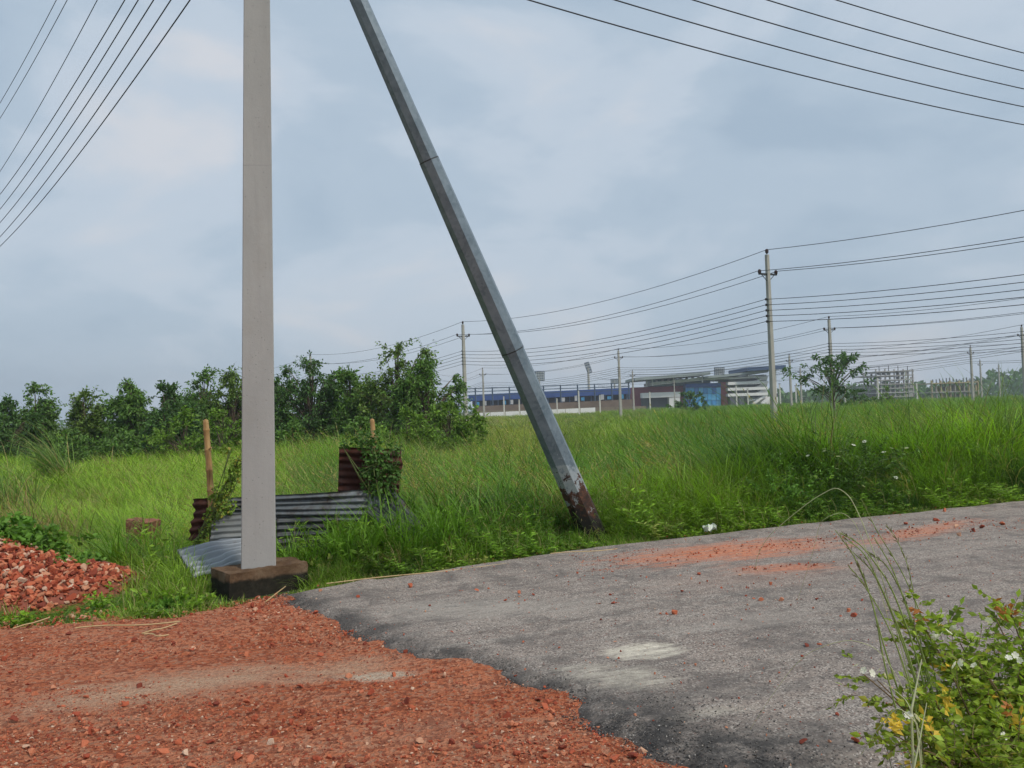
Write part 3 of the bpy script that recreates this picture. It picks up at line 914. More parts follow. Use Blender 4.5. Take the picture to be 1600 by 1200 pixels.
def build_grass():
    X = []; S = []; I = []; T = []; RZ = []

    def emit(x, y, h, idx, tint, sxy=None, z=None):
        z = gz(x, y) if z is None else z
        X.append(np.stack([x, y, z], 1)); I.append(idx); T.append(tint)
        sxy = h if sxy is None else sxy
        S.append(np.stack([sxy, sxy, h], 1))
        RZ.append(np.where(rng.random(len(x)) < 0.7, rng.uniform(-0.9, 0.9, len(x)), rng.uniform(-3.1, 3.1, len(x))))

    def tints(x, y, s):
        az = x / np.maximum(y, 1)
        n1 = vnoise(x * 0.45, y * 0.45, 81); n2 = vnoise(x * 1.6, y * 1.6, 82)
        w = smooth(-0.5, 0.6, n1 + 0.4 * n2)[:, None]
        c = GR['lush'] * (1 - w) + GR['bright'] * w
        w2 = smooth(0.10, 0.55, vnoise(x * 0.7 + 9, y * 0.9, 83) + 0.3 * n2)[:, None] * 0.9
        c = c * (1 - w2) + GR['dark'] * w2
        left = smooth(-0.20, -0.33, az)[:, None] * smooth(6, 12, y)[:, None]
        c = c * (1 - left) + (GR['lime'] * 0.75 + GR['bright'] * 0.25) * left
        dk = np.exp(-((x - 4.4) / 1.1) ** 2 - ((y - 13.4) / 1.3) ** 2)[:, None] * 0.8
        c = c * (1 - dk) + GR['dark'] * dk
        # tall seeding grass far in the middle looks yellowish
        yl = (smooth(18, 32, y) * smooth(0.26, -0.02, az) * smooth(-0.2, -0.06, az) * (0.45 + 0.5 * n1))[:, None]
        c = c * (1 - np.clip(yl, 0, 1)) + GR['yellow'] * np.clip(yl, 0, 1)
        yl = (np.exp(-((x - 10.2) / 1.5) ** 2 - ((y - 19.5) / 2.0) ** 2) * 0.8)[:, None]
        c = c * (1 - yl) + np.array((0.30, 0.24, 0.05)) * yl
        stray = rng.random(len(x))[:, None] < 0.05
        c = np.where(stray, GR['straw'] * 0.8, c)
        return c * rng.uniform(0.8, 1.2, (len(x), 1))

    def keep_clear(x, y):
        a = (np.abs(x - PLINTH_C[0] + 0.02) < 0.50) & (np.abs(y - PLINTH_C[1] + 0.12) < 0.55)                 # plinth
        b = np.hypot((x + 6.0) / 2.05, (y - 8.55) / 1.25) < 1.0                                   # brick heap
        c = np.hypot((x - 0.85) / 0.55, (y - 10.45) / 0.6) < 1
        return ~(a | b | (c & (rng.random(len(x)) < 0.8)))

    # short verge right at the road, and round the plinth
    n = 5200
    x = rng.uniform(-9, 14, n); s = -0.10 + 1.3 * rng.random(n) ** 1.5
    s = s + 0.10 * vnoise(x * 3, x * 0, 90)
    y = edge_y(x) + s / 0.9
    k = visible(x, y) & keep_clear(x, y); x, y, s = x[k], y[k], s[k]
    k = ~((x < -3.70) & (rng.random(len(x)) < 0.93)); x, y, s = x[k], y[k], s[k]
    h = (0.6 + 0.9 * smooth(0, 0.7, s)) * rng.uniform(0.6, 1.4, len(x))
    c = tints(x, y, s) * 0.9
    c[:, :] = c * 0.6 + GR['bright'] * 0.4
    emit(x, y, h, rng.integers(0, 3, len(x)), c, 1.0 + 0 * x)
    # leafy weeds mixed into the verge and the grass front
    n = 2600
    x = rng.uniform(-9, 15, n); s = -0.02 + 2.2 * rng.random(n) ** 1.6
    y = edge_y(x) + s / 0.9
    k = visible(x, y) & keep_clear(x, y) & (vnoise(x * 1.3, y * 1.3, 93) > -0.15) & ~((x < -2.75) & (y < 8.95) & (rng.random(n) < 0.94)); x, y, s = x[k], y[k], s[k]
    emit(x, y, rng.uniform(0.6, 1.3, len(x)) * (0.6 + 0.5 * smooth(0, 1, s)), rng.choice([18, 19, 20], len(x), p=[.45, .3, .25]), (tints(x, y, s) * 0.5 + GR['bright'] * 0.5) * rng.uniform(.7, 1.2, (len(x), 1)), 1.0 + 0 * x)
    # seed heads and dead straw standing in the tall grass
    n = 2600
    y = 10 + 26 * rng.random(n); x = rng.uniform(-0.7, 0.7, n) * y
    k = (beyond(x, y) > 1.5) & visible(x, y, 0.5, 100) & (vnoise(x * 0.5, y * 0.5, 94) + smooth(0.5, -0.3, x / y) * 0.3 > 0.12); x, y = x[k], y[k]
    hh_ = grass_height(x, y) * rng.uniform(0.85, 1.15, len(x))
    emit(x, y, hh_, rng.integers(16, 18, len(x)), np.where(rng.random((len(x), 1)) < .6, GR['straw'], GR['yellow']) * rng.uniform(.7, 1.1, (len(x), 1)), np.maximum(hh_, .7))
    # middle band
    n = 5200
    x = rng.uniform(-9, 16, n); s = 0.18 + 2.3 * rng.random(n)
    y = edge_y(x) + s / 0.9
    k = visible(x, y) & keep_clear(x, y); x, y, s = x[k], y[k], s[k]
    # around the sheets the grass stays lower
    low = np.exp(-((x + 2.7) / 1.2) ** 2 - ((y - 9.0) / 0.8) ** 2)
    h = (0.55 + 0.75 * smooth(0.1, 1.4, s)) * (1 - 0.55 * low) * rng.uniform(0.7, 1.3, len(x))
    h *= 1 - 0.35 * smooth(-2.6, -3.4, x)
    h *= 1 - 0.6 * np.exp(-((x - 0.8) / 0.6) ** 2 - ((y - 10.4) / 0.6) ** 2)
    sh = (np.abs(x + 2.95) < 0.45) & (y < 9.2)
    h = np.where(sh, h * 0.45, h)
    pile_side = (x < -3.5) & (y < 8.3)
    h = np.where(pile_side, h * 0.25, h)
    emit(x, y, h, rng.integers(3, 7, len(x)), tints(x, y, s), np.maximum(h, 0.7))
    # tall grass up to 22 m
    n = 12500
    y = 9 + 15 * rng.random(n) ** 0.9; x = rng.uniform(-0.75, 0.75, n) * y
    s = beyond(x, y)
    k = (s > 1.2) & visible(x, y, 0.5, 120) & keep_clear(x, y); x, y, s = x[k], y[k], s[k]
    gh = grass_height(x, y)
    low = np.exp(-((x + 2.4) / 1.6) ** 2 - ((y - 9.8) / 1.0) ** 2)
    h = gh * (0.55 + 0.45 * smooth(1.0, 3.2, s)) * (1 - 0.6 * low) * rng.uniform(0.75, 1.2, len(x))
    emit(x, y, h, np.where(h < 0.55, rng.integers(3, 7, len(x)), rng.integers(7, 12, len(x))), tints(x, y, s), np.maximum(h, 0.75))
    # dense tall front close to the asphalt on the right
    n = 3600
    x = rng.uniform(1.6, 15, n); s = 0.40 + 1.5 * rng.random(n)
    y = edge_y(x) + s / 0.9
    k = visible(x, y, 0.5, 100) & (vnoise(x * 0.9, y * 0.9, 95) > -0.55); x, y, s = x[k], y[k], s[k]
    h = grass_height(x, y) * (0.62 + 0.40 * smooth(0.4, 1.5, s)) * (1 + 0.30 * vnoise(x * 1.2, y * 1.2, 96)) * rng.uniform(0.75, 1.15, len(x))
    h *= (0.55 + 0.45 * smooth(1.8, 3.6, x)) * (1 - 0.16 * smooth(5.5, 9.0, x))
    k = ~((np.abs(x - 5.35) < 1.25) & (s < 1.3) & (rng.random(len(x)) < 0.8)); x, y, s, h = x[k], y[k], s[k], h[k]
    emit(x, y, h, rng.integers(7, 12, len(x)), tints(x, y, s), np.maximum(h, 0.7))
    # 22 - 60 m
    n = 13000
    y = 22 + 40 * rng.random(n) ** 0.8; x = rng.uniform(-0.72, 0.72, n) * y
    k = visible(x, y, 0.5, 120); x, y = x[k], y[k]
    h = grass_height(x, y) * rng.uniform(0.75, 1.2, len(x))
    emit(x, y, h, rng.integers(12, 16, len(x)), tints(x, y, beyond(x, y)), 0.9 + 0 * x)
    # 60 - 240 m
    n = 15000
    y = 60 + 190 * rng.random(n) ** 0.7; x = rng.uniform(-0.70, 0.70, n) * y
    h = grass_height(x, y) * 0.95 * rng.uniform(0.75, 1.25, len(x))
    emit(x, y, h, rng.integers(12, 16, len(x)), tints(x, y, beyond(x, y)) * 0.95, 1.8 + 0 * x)
    pts = np.concatenate(X); sc = np.concatenate(S); idx = np.concatenate(I); ti = np.concatenate(T); rz = np.concatenate(RZ)
    rot = np.stack([rng.uniform(-.08, .08, len(pts)), rng.uniform(-.10, .06, len(pts)), rz], 1)
    scatter('field_grass', pts, rot, sc, idx, ti, TUFTS, 'tall green grass covering the field beyond the road')


build_grass()


# ================================================================== PLANTS
M_BARK = plain('bark', (0.12, 0.09, 0.065), 0.95, 0, 0.3, 8, 0.6)


def make_tree(name, label, cat, px, ytop, Y, width, seed, mat, group=None, trunk_h=0.15, leaf=(0.19, 0.075), clumps=46, per=62, droop=0.35, skirt=True, base_z=None):
    r = np.random.default_rng(seed)
    b = P(px, 640, Y); bx, by = b[0], b[1]
    bz = gz(bx, by) if base_z is None else base_z
    H = P(px, ytop, Y)[2] - bz
    root = empty(name, (bx, by, bz), label, cat, group)
    tr = MB(); lv = MB()
    lean = r.normal(size=2) * 0.05
    trunk = np.array([[lean[0] * H * t_, lean[1] * H * t_, H * 0.8 * t_ - 0.1] for t_ in np.linspace(0, 1, 7)])
    trunk[1:-1, :2] += r.normal(size=(5, 2)) * 0.03 * H * 0.3
    tr.tube(trunk, np.linspace(0.022 * H + 0.02, 0.012, 7), 7)
    lobes = []
    stems_ = [(0, 0, 1.0)] + [(r.uniform(-.36, .36) * width, r.uniform(-.3, .3) * width, r.uniform(.58, .93)) for _ in range(5)]
    for i in range(clumps):
        if skirt:
            sx_, sy_, hs = stems_[i % 6]
            t_ = r.random() ** 0.85
            a = r.uniform(0, 6.283); rr = (0.29 * width * (1 - t_) ** 0.7 + 0.06) * math.sqrt(r.random())
            lobes.append((sx_ * (.5 + .5 * t_) + math.cos(a) * rr, sy_ * (.5 + .5 * t_) + math.sin(a) * rr, H * hs * (0.03 + 0.94 * t_ ** 1.15)))
            continue
        t_ = r.random() ** 0.8
        lo = 0.04 if skirt else trunk_h
        z = H * (lo + (0.97 - lo) * t_)
        prof = (math.sin(math.pi * min(1, 0.25 + 0.62 * t_)) ** 0.8) if skirt else math.sin(math.pi * (0.12 + 0.78 * (z / H - trunk_h) / (1 - trunk_h))) ** 0.6
        a = r.uniform(0, 6.283); rr = width / 2 * prof * math.sqrt(r.uniform(0.12, 1.0)) * (1 + 0.25 * r.normal())
        lobes.append((math.cos(a) * rr, math.sin(a) * rr, z))
    lobes.append((lean[0] * H, lean[1] * H, H * 0.95)); lobes.append((lean[0] * H + 0.1, 0.1, H * 0.9))
    for (x, y, z) in lobes:
        start = np.array([x * 0.15, y * 0.15, max(0.1, z * 0.62)])
        tip = np.array([x, y, z])
        mid = (start + tip) / 2 + np.array([0, 0, 0.10 * H * 0.3])
        tr.tube(np.array([start, mid, tip]), [0.007 * H, 0.005 * H, 0.004], 4, False)
        # a drooping spray of leaves round the twig end
        R = (0.115 * H * r.uniform(0.6, 1.3) + 0.12) * (1 - 0.35 * z / H)
        k = int(per * r.uniform(0.7, 1.3))
        nsub = 5
        out = np.array([x, y, 0]); out /= np.linalg.norm(out) + 1e-6
        for s in range(nsub):
            d = out * 0.7 + r.normal(size=3) * 0.8 + np.array([0, 0, 0.25])
            tw = branch_pts(tip - d * 0.1 * R, d, R * r.uniform(0.8, 1.8), 5, droop * 0.5, 0.15, r)
            tr.tube(tw, np.linspace(0.006, 0.003, len(tw)), 3, False)
            m_ = k // nsub
            q = r.uniform(0.1, 1, m_) * (len(tw) - 1)
            i0 = np.minimum(q.astype(int), len(tw) - 2); f_ = (q - i0)[:, None]
            c = tw[i0] * (1 - f_) + tw[i0 + 1] * f_ + r.normal(size=(m_, 3)) * 0.09 * R
            ax = (tw[i0 + 1] - tw[i0]) * 6 + r.normal(size=(m_, 3)) * 0.7 + np.array([0, 0, -droop])
            lv.leaves(c, ax, leaf[0] * r.uniform(0.6, 1.35, m_), leaf[1] * r.uniform(0.7, 1.3, m_), r)
    tr.build('trunk', M_BARK, root)
    lv.build('crown', mat, root)
    return root


L_DARK = leafy('leaf_dark', (0.082, 0.165, 0.046), 0.6, trans=0.34)
L_MID = leafy('leaf_mid', (0.120, 0.225, 0.048), 0.6, trans=0.36)
L_MID2 = leafy('leaf_olive', (0.135, 0.215, 0.046), 0.6, trans=0.35)
L_PALE = leafy('leaf_pale', (0.15, 0.26, 0.036), 0.5, trans=0.35)

trees = [  # px, top y, depth, width, seed, material, label
    (10, 622, 40, 2.0, 1, L_MID, 'dark leafy small tree cut off by the left edge of the photo'),
    (56, 598, 42, 1.7, 2, L_MID, 'leafy small tree with pointed twigs behind the arching grass clump'),
    (128, 609, 43, 1.7, 3, L_MID, 'narrow small tree standing alone, third from the left edge'),
    (205, 592, 41, 2.1, 4, L_DARK, 'dark small tree with tufted top, right of the narrow lone tree'),
    (262, 598, 39, 2.4, 5, L_MID, 'paler rounded small tree directly left of the bamboo post top'),
    (318, 574, 44, 2.9, 6, L_DARK, 'tall tree with drooping twigs behind the left bamboo post'),
    (362, 575, 43, 2.4, 7, L_MID, 'tree half hidden by the left side of the concrete pole'),
    (440, 585, 43, 2.4, 8, L_DARK, 'low dark tree just right of the concrete pole'),
    (488, 556, 41, 2.6, 9, L_DARK, 'dark tree in front of the far pole tip, right of the concrete pole'),
    (548, 580, 40, 2.5, 10, L_MID, 'rounded tree between the concrete pole and the tallest tree'),
    (622, 530, 38, 3.3, 11, L_MID, 'tallest tree with loose feathery top left of the steel strut'),
    (668, 556, 37, 2.4, 12, L_MID, 'upright feathery tree at the right end of the tree row'),
]
for px, yt, Y, w_, sd, m_, lb in trees:
    make_tree('small_tree', lb, 'tree', px, yt, Y, w_ * 1.6, sd, [L_MID, L_DARK, L_MID, L_MID2][sd % 4], 'row of small trees behind the meadow', clumps=165, per=84, droop=[0.15, 0.35, 0.55, 0.3, 0.45][sd % 5], leaf=[(0.17, 0.08), (0.22, 0.075), (0.15, 0.085)][sd % 3])
bushes = [
    (700, 625, 33, 2.6, 21, L_PALE, 'low green bush sloping down at the right end of the tree row'),
    (640, 640, 32, 3.0, 22, L_PALE, 'pale low bush in front of the tallest tree'),
    (560, 655, 33, 2.6, 23, L_MID, 'low bush behind the vine covered post'),
    (285, 640, 35, 2.6, 24, L_PALE, 'pale green bush just left of the bamboo post'),
    (455, 655, 34, 2.4, 25, L_MID, 'low bush at the foot of the trees right of the concrete pole'),
    (350, 640, 34, 2.4, 26, L_PALE, 'bright bush between the bamboo post and the concrete pole'),
    (100, 670, 36, 2.6, 27, L_MID, 'low bush at the foot of the narrow lone tree'),
    (190, 672, 36, 2.6, 28, L_MID, 'low bush below the dark tufted tree'),
]
for px, yt, Y, w_, sd, m_, lb in bushes:
    make_tree('bush', lb, 'bush', px, yt, Y, w_ * 1.2, sd, m_, 'bushes along the tree row', clumps=60, per=70, droop=0.2, leaf=(0.17, 0.07))
make_tree('field_tree', 'lone spreading tree with bare trunk in front of the far power pole', 'tree', 1303, 553, 80, 6.4, 31, L_DARK, None, 0.38, (0.36, 0.15), 44, 54, 0.2, False)
make_tree('field_tree', 'little dark tree in front of the blue glass front', 'tree', 1078, 613, 120, 5.2, 32, L_DARK, None, 0.25, (0.4, 0.18), 26, 40, 0.2, False)
make_tree('field_tree', 'pale green bush tree below the unfinished tower block', 'tree', 1386, 605, 150, 5.0, 33, L_PALE, None, 0.1, (0.4, 0.2), 24, 40, 0.2, True)
make_tree('field_tree', 'dark bush at the foot of the lone spreading tree', 'tree', 1335, 610, 120, 7.0, 34, L_DARK, None, 0.1, (0.4, 0.2), 30, 40, 0.2, True)


def leafy_shrub(name, label, cat, base, H, W, n_stem, seed, mat, leaf, per_stem, flowers=0, flower_mat=None, fs=0.03, lean=(0, 0), curl=0.12):
    r = np.random.default_rng(seed)
    root = empty(name, base, label, cat)
    st = MB(); lv = MB(); fl = []
    for i in range(n_stem):
        a = r.uniform(0, 6.283); k = math.sqrt(r.random())
        d = np.array([math.cos(a) * k * W / (2 * H) * 1.1 + lean[0], math.sin(a) * k * W / (2 * H) * 1.1 + lean[1], 1.0])
        L = H * r.uniform(0.65, 1.1) * np.linalg.norm(d)
        tw = branch_pts((math.cos(a) * 0.08 * W, math.sin(a) * 0.08 * W, -0.02), d, L, 8, curl * 0.6, 0.10, r)
        st.tube(tw, np.linspace(0.006, 0.002, len(tw)) * max(H, 0.3), 4, False)
        subs = [tw]
        for s in range(4):
            j = r.integers(2, len(tw) - 1)
            dd = (tw[j + 1] - tw[j]); dd /= np.linalg.norm(dd)
            sub = branch_pts(tw[j], dd + r.normal(size=3) * 0.6, L * r.uniform(0.2, 0.4), 5, curl * 0.5, 0.12, r)
            st.tube(sub, np.linspace(0.004, 0.0015, len(sub)) * max(H, 0.3), 3, False)
            subs.append(sub)
        for sub in subs:
            m_ = per_stem // 5
            q = r.uniform(0.15, 1, m_) * (len(sub) - 1)
            i0 = np.minimum(q.astype(int), len(sub) - 2); f_ = (q - i0)[:, None]
            c = sub[i0] * (1 - f_) + sub[i0 + 1] * f_
            ax = r.normal(size=(m_, 3)) * np.array([1, 1, 0.6]) + np.array([0, 0, 0.1])
            lv.leaves(c, ax, leaf[0] * r.uniform(0.6, 1.3, m_), leaf[1] * r.uniform(0.7, 1.3, m_), r, 0.15)
            fl.append(sub[-1])
    st.build('stem', plain('green_stem', (0.10, 0.13, 0.04), 0.8), root)
    lv.build('foliage', mat, root)
    if flowers:
        fl = [fl[i] for i in r.permutation(len(fl))[:flowers]]
        me = flower_mesh(flower_mat)
        for p_ in fl:
            mesh_obj('flower', me, root, p_ + r.normal(size=3) * 0.01, (r.uniform(-.6, .6), r.uniform(-.6, .6), r.uniform(0, 6)), fs)
    return root


def flower_mesh(mat):
    key = 'flower_' + mat.name
    if key in bpy.data.meshes:
        return bpy.data.meshes[key]
    m = MB()
    for k in range(5):
        a = k * 1.2566; c_, s_ = math.cos(a), math.sin(a)
        v = [(0, 0, 0), (0.5, 0.42, 0.30), (0.95, 0.30, 0.22), (0.95, -0.30, 0.22), (0.5, -0.42, 0.30)]
        m.add([(x * c_ - y * s_, x * s_ + y * c_, z) for x, y, z in v], [(0, 1, 2), (0, 2, 3), (0, 3, 4)])
    return m.mesh(key, mat)


M_WHITE = leafy('petal_white', (0.80, 0.79, 0.72), 0.1, trans=0.35)
M_YELLOW = leafy('petal_yellow', (0.75, 0.55, 0.08), 0.2, trans=0.35)
M_ORANGE = leafy('petal_orange', (0.50, 0.20, 0.06), 0.25, trans=0.3)
M_WEED = leafy('weed_leaf', (0.12, 0.25, 0.035), 0.35, trans=0.32)
M_LIME = leafy('lime_leaf', (0.28, 0.42, 0.04), 0.25, trans=0.35)
M_SHRUB = leafy('shrub_leaf', (0.090, 0.175, 0.032), 0.55, trans=0.32)

# flowering roadside shrubs on the far side of the asphalt
for (px, py, H, W, sd, fl, lb) in [
    (1345, 803, 1.15, 1.6, 41, 26, 'dark wild shrub with tiny white flowers on the far road edge'),
    (1270, 808, 0.95, 1.3, 42, 12, 'paler weedy shrub left of the dark flowering shrub by the road'),
    (1400, 790, 1.05, 1.2, 43, 10, 'small flowering shrub right of the dark wild shrub by the road'),
    (1215, 818, 0.75, 0.9, 44, 4, 'low weedy plant at the road edge below the dark reed clump'),
]:
    p_ = G(px, py); p_[1] += 0.35 + W * 0.3; p_[2] = gz(p_[0], p_[1])
    leafy_shrub('flowering_shrub', lb, 'shrub', p_, H, W, 26, sd, M_SHRUB if sd in (41, 43) else M_WEED, (0.060, 0.026), 130, fl, M_WHITE, 0.034)

# creeping broad-leaved weed over the brick heap, bright weeds on the verge
for (x, y, z, H, W, n, sd, m_, lf, lb) in [
    (-5.95, 8.90, 0.42, 0.38, 1.9, 40, 51, M_WEED, (0.085, 0.06), 'broad leaved green weed creeping over the brick heap'),
    (-5.05, 8.85, 0.15, 0.30, 0.9, 18, 52, M_WEED, (0.075, 0.05), 'leafy weed at the right shoulder of the brick heap'),
]:
    leafy_shrub('creeping_weed', lb, 'weed', (x, y, z), H, W, n, sd, m_, lf, 90, curl=0.3)
for px, py, H, W, sd, m_, lb in [
    (233, 905, 0.30, 0.28, 53, M_LIME, 'bright lime green weed on the verge right of the brick heap'),
    (272, 905, 0.30, 0.28, 54, M_LIME, 'bright lime weed against the bent pale sheet'),
    (205, 945, 0.10, 0.35, 55, M_WEED, 'flat leafy weed beside the brick track edge'),
    (265, 950, 0.12, 0.45, 56, M_WEED, 'spreading dock weed in front of the plinth on the left'),
    (740, 815, 0.42, 0.40, 57, M_WEED, 'leafy weed in the grass left of the strut foot'),
    (850, 845, 0.20, 0.45, 58, M_WEED, 'low leafy weed at the road edge left of the strut foot'),
    (560, 870, 0.35, 0.45, 59, M_WEED, 'leafy plant beside the leaning dark sheet'),
    (640, 862, 0.35, 0.45, 60, M_WEED, 'leafy plant at the low end of the leaning dark sheet'),
    (505, 895, 0.16, 0.35, 61, M_WEED, 'pale weed at the right end of the plinth'),
    (980, 828, 0.22, 0.6, 62, M_WEED, 'low leafy weed at the road edge right of the strut foot'),
]:
    p_ = G(px, py); p_[2] = gz(p_[0], p_[1])
    leafy_shrub('verge_weed', lb, 'weed', p_, H, W, 14, sd, m_, (0.05, 0.022) if sd not in (56, 57) else (0.09, 0.045), 70, curl=0.25)

# tall arching grass clumps on the left, with brown dead bases
M_CLUMP = leafy('clump_blade', (0.14, 0.24, 0.045), 0.5, trans=0.38, yellow=0.12, ycol=(0.40, 0.33, 0.14))
M_DEAD = leafy('dead_blade', (0.40, 0.25, 0.11), 0.3, trans=0.2)


def grass_clump(label, px, py, Y, L, n, seed, lean, spread=0.2, mat=None, dead=0.45, wide=1.0):
    p_ = P(px, py, Y); z0 = gz(p_[0], p_[1])
    root = empty('grass_clump', (p_[0], p_[1], z0), label, 'grass clump')
    tuft(seed, n, spread, L, 0.015 * wide, 0.55, lean, 6, up=0.30).build('blades', M_CLUMP if mat is None else mat, root)
    if dead:
        tuft(seed + 1, n // 2, spread * 0.9, L * dead, 0.012 * wide, 0.7, (0, 0), 4, up=0.15).build('dead_blades', M_DEAD, root)


grass_clump('arching tall grass clump with brown base at the left of the pale meadow', 104, 755, 25, 2.2, 320, 70, (-0.75, 0), 0.28, None, 0.38, 1.7)
grass_clump('brownish tall grass clump at the left edge above the brick heap', 14, 780, 17, 1.7, 300, 72, (-0.3, 0), 0.6, None, 0.5, 1.2)
grass_clump('small reddish based grass clump between heap weeds and meadow', 75, 800, 13.0, 0.95, 170, 74, (-0.3, 0), 0.25, None, 0.7, 1.0)
grass_clump('dark tall reed clump right of the steel strut', 1165, 790, 13.6, 1.45, 520, 76, (-0.45, 0), 0.55, leafy('reed_blade', (0.07, 0.17, 0.04), 0.3, trans=0.3), 0)
M_BROWN = leafy('brown_blade', (0.24, 0.22, 0.07), 0.5, trans=0.35, yellow=0.25, ycol=(0.42, 0.30, 0.13))
for px_, Y_, L_, sd_, lb_ in [(20, 11.2, 1.15, 170, 'brownish grass clump behind the heap weeds at the left edge'), (62, 11.8, 1.05, 172, 'brown tipped grass clump right of the left edge clump'), (105, 12.3, 0.85, 174, 'low brown tipped grass clump before the meadow')]:
    grass_clump(lb_, px_, 800, Y_, L_, 260, sd_, (-0.35, 0), 0.38, M_BROWN, 0.5)
grass_clump('fresh tall grass tuft behind the loose brick', 182, 815, 9.8, 0.75, 130, 78, (-0.05, 0), 0.15, leafy('fresh_blade', (0.15, 0.30, 0.03), 0.3, trans=0.38), 0)


# ================================================================== NEAR CONCRETE POLE
def concrete_mat(name, c, pits=True, crack=None):
    t = NT(name)
    v = t.coord()
    n1 = t.noise(t.mapping(v, scale=(1, 1, 0.35)), 2.2, 5, 0.6)
    n2 = t.noise(v, 26, 4, 0.7)
    col = t.ramp(n1, [(0.3, tuple(k * 0.86 for k in c)), (0.7, tuple(k * 1.10 for k in c))])
    col = t.mix(t.math('MULTIPLY', n2, 0.25), col, tuple(k * 0.75 for k in c))
    st_ = t.noise(t.mapping(v, scale=(16, 16, 0.5)), 1.0, 5, 0.65)
    col = t.mix(t.ramp(st_, [(0.52, 0.0), (0.75, 0.22)]), col, tuple(k * 0.66 for k in c))
    bl_ = t.noise(v, 1.3, 6, 0.7)
    col = t.mix(t.ramp(bl_, [(0.52, 0.0), (0.70, 0.4)]), col, (c[0] * 0.80, c[1] * 0.76, c[2] * 0.68))
    h = n2
    if pits:
        d = t.voro(v, 34)
        sel = t.n('TexVoronoi', {'feature': 'F1'}); t.put(sel.inputs['Vector'], v); sel.inputs['Scale'].default_value = 34
        sp = t.n('SeparateColor'); t.put(sp.inputs[0], sel.outputs['Color'])
        pit = t.math('MULTIPLY', t.math('LESS_THAN', d, 0.17), t.math('GREATER_THAN', sp.outputs[0], 0.84))
        col = t.mix(t.math('MULTIPLY', pit, 0.7), col, tuple(k * 0.35 for k in c))
    if crack is not None:
        sx = t.n('SeparateXYZ'); t.put(sx.inputs[0], v)
        off = t.math('MULTIPLY', t.noise(v, 9, 4, 0.7), 0.09)
        dd = t.math('ABSOLUTE', t.math('SUBTRACT', t.math('ADD', sx.outputs[2], off), crack))
        col = t.mix(t.math('MULTIPLY', t.math('LESS_THAN', dd, 0.003), 0.5), col, tuple(k * 0.6 for k in c))
    return t.done(t.principled(col, 0.9, 0, t.bump(h, 0.25, 0.01), 0.2))


M_CONC = concrete_mat('pole_concrete', (0.345, 0.343, 0.335), True, 4.42)
M_CONC_FAR = plain('far_pole_concrete', (0.36, 0.35, 0.315), 0.9, 0, 0.12, 2)
M_DARKMETAL = plain('dark_metal', (0.06, 0.062, 0.065), 0.5, 0.6, 0.15, 10)
M_INSUL = plain('insulator_brown', (0.045, 0.022, 0.016), 0.25, 0, 0.1, 10)

Z0 = 0.235
PB = G(403, 884, Z0)                      # foot of the shaft on the plinth
PB[1] += 0.03
near_pole = empty('utility_pole', (PB[0], PB[1], 0), 'tall grey concrete power pole standing on a square footing in the foreground', 'utility pole')
PT = P(401.5, 0, PB[1]) - PB
lean_x = PT[0] / PT[2]
HP = 10.2


def shaft(mb, w0, w1, d0, d1, z0, z1, lx, ly=0.0, n=40, ch=0.10, rz=0.0):
    c_, s_ = math.cos(rz), math.sin(rz)
    V = []
    for i in range(n + 1):
        k = i / n
        w, d = (w0 + (w1 - w0) * k) / 2, (d0 + (d1 - d0) * k) / 2
        c = ch * w
        ring = [(-w + c, -d), (w - c, -d), (w, -d + c), (w, d - c), (w - c, d), (-w + c, d), (-w, d - c), (-w, -d + c)]
        for (x, y) in ring:
            V.append((x * c_ - y * s_ + lx * (z0 + (z1 - z0) * k - z0), x * s_ + y * c_ + ly * k, z0 + (z1 - z0) * k))
    Fs = [tuple(range(7, -1, -1)), tuple(n * 8 + j for j in range(8))]
    for i in range(n):
        for j in range(8):
            Fs.append((i * 8 + j, i * 8 + (j + 1) % 8, (i + 1) * 8 + (j + 1) % 8, (i + 1) * 8 + j))
    mb.add(V, Fs)


mb = MB()
pole_az = -math.atan2(PB[0], PB[1])
shaft(mb, 0.340, 0.207, 0.24, 0.16, Z0 - 0.03, HP, lean_x, 0, 60, 0.05, pole_az - 0.03)
mb.build('shaft', M_CONC, near_pole)


def rough_block(corners, z0, z1, amp, seed, sub=14):
    """block with crumbled edges: corners = 4 ground points"""
    import bmesh
    r = np.random.default_rng(seed)
    bm = bmesh.new()
    vs = [bm.verts.new((*c, z)) for z in (z0, z1) for c in corners]
    for q in [(3, 2, 1, 0), (4, 5, 6, 7), (0, 1, 5, 4), (1, 2, 6, 5), (2, 3, 7, 6), (3, 0, 4, 7)]:
        bm.faces.new([vs[i] for i in q])
    bmesh.ops.subdivide_edges(bm, edges=bm.edges[:], cuts=sub, use_grid_fill=True)
    bm.normal_update()
    for v_ in bm.verts:
        x, y, z = v_.co
        k = float(vnoise(np.array(x * 9 + z * 7), np.array(y * 9 - z * 5), seed)) * amp + float(vnoise(np.array(x * 31 + z * 23), np.array(y * 31), seed + 1)) * amp * 0.5
        v_.co += v_.normal * k
    me = bpy.data.meshes.new('footing')
    bm.to_mesh(me); bm.free()
    return me


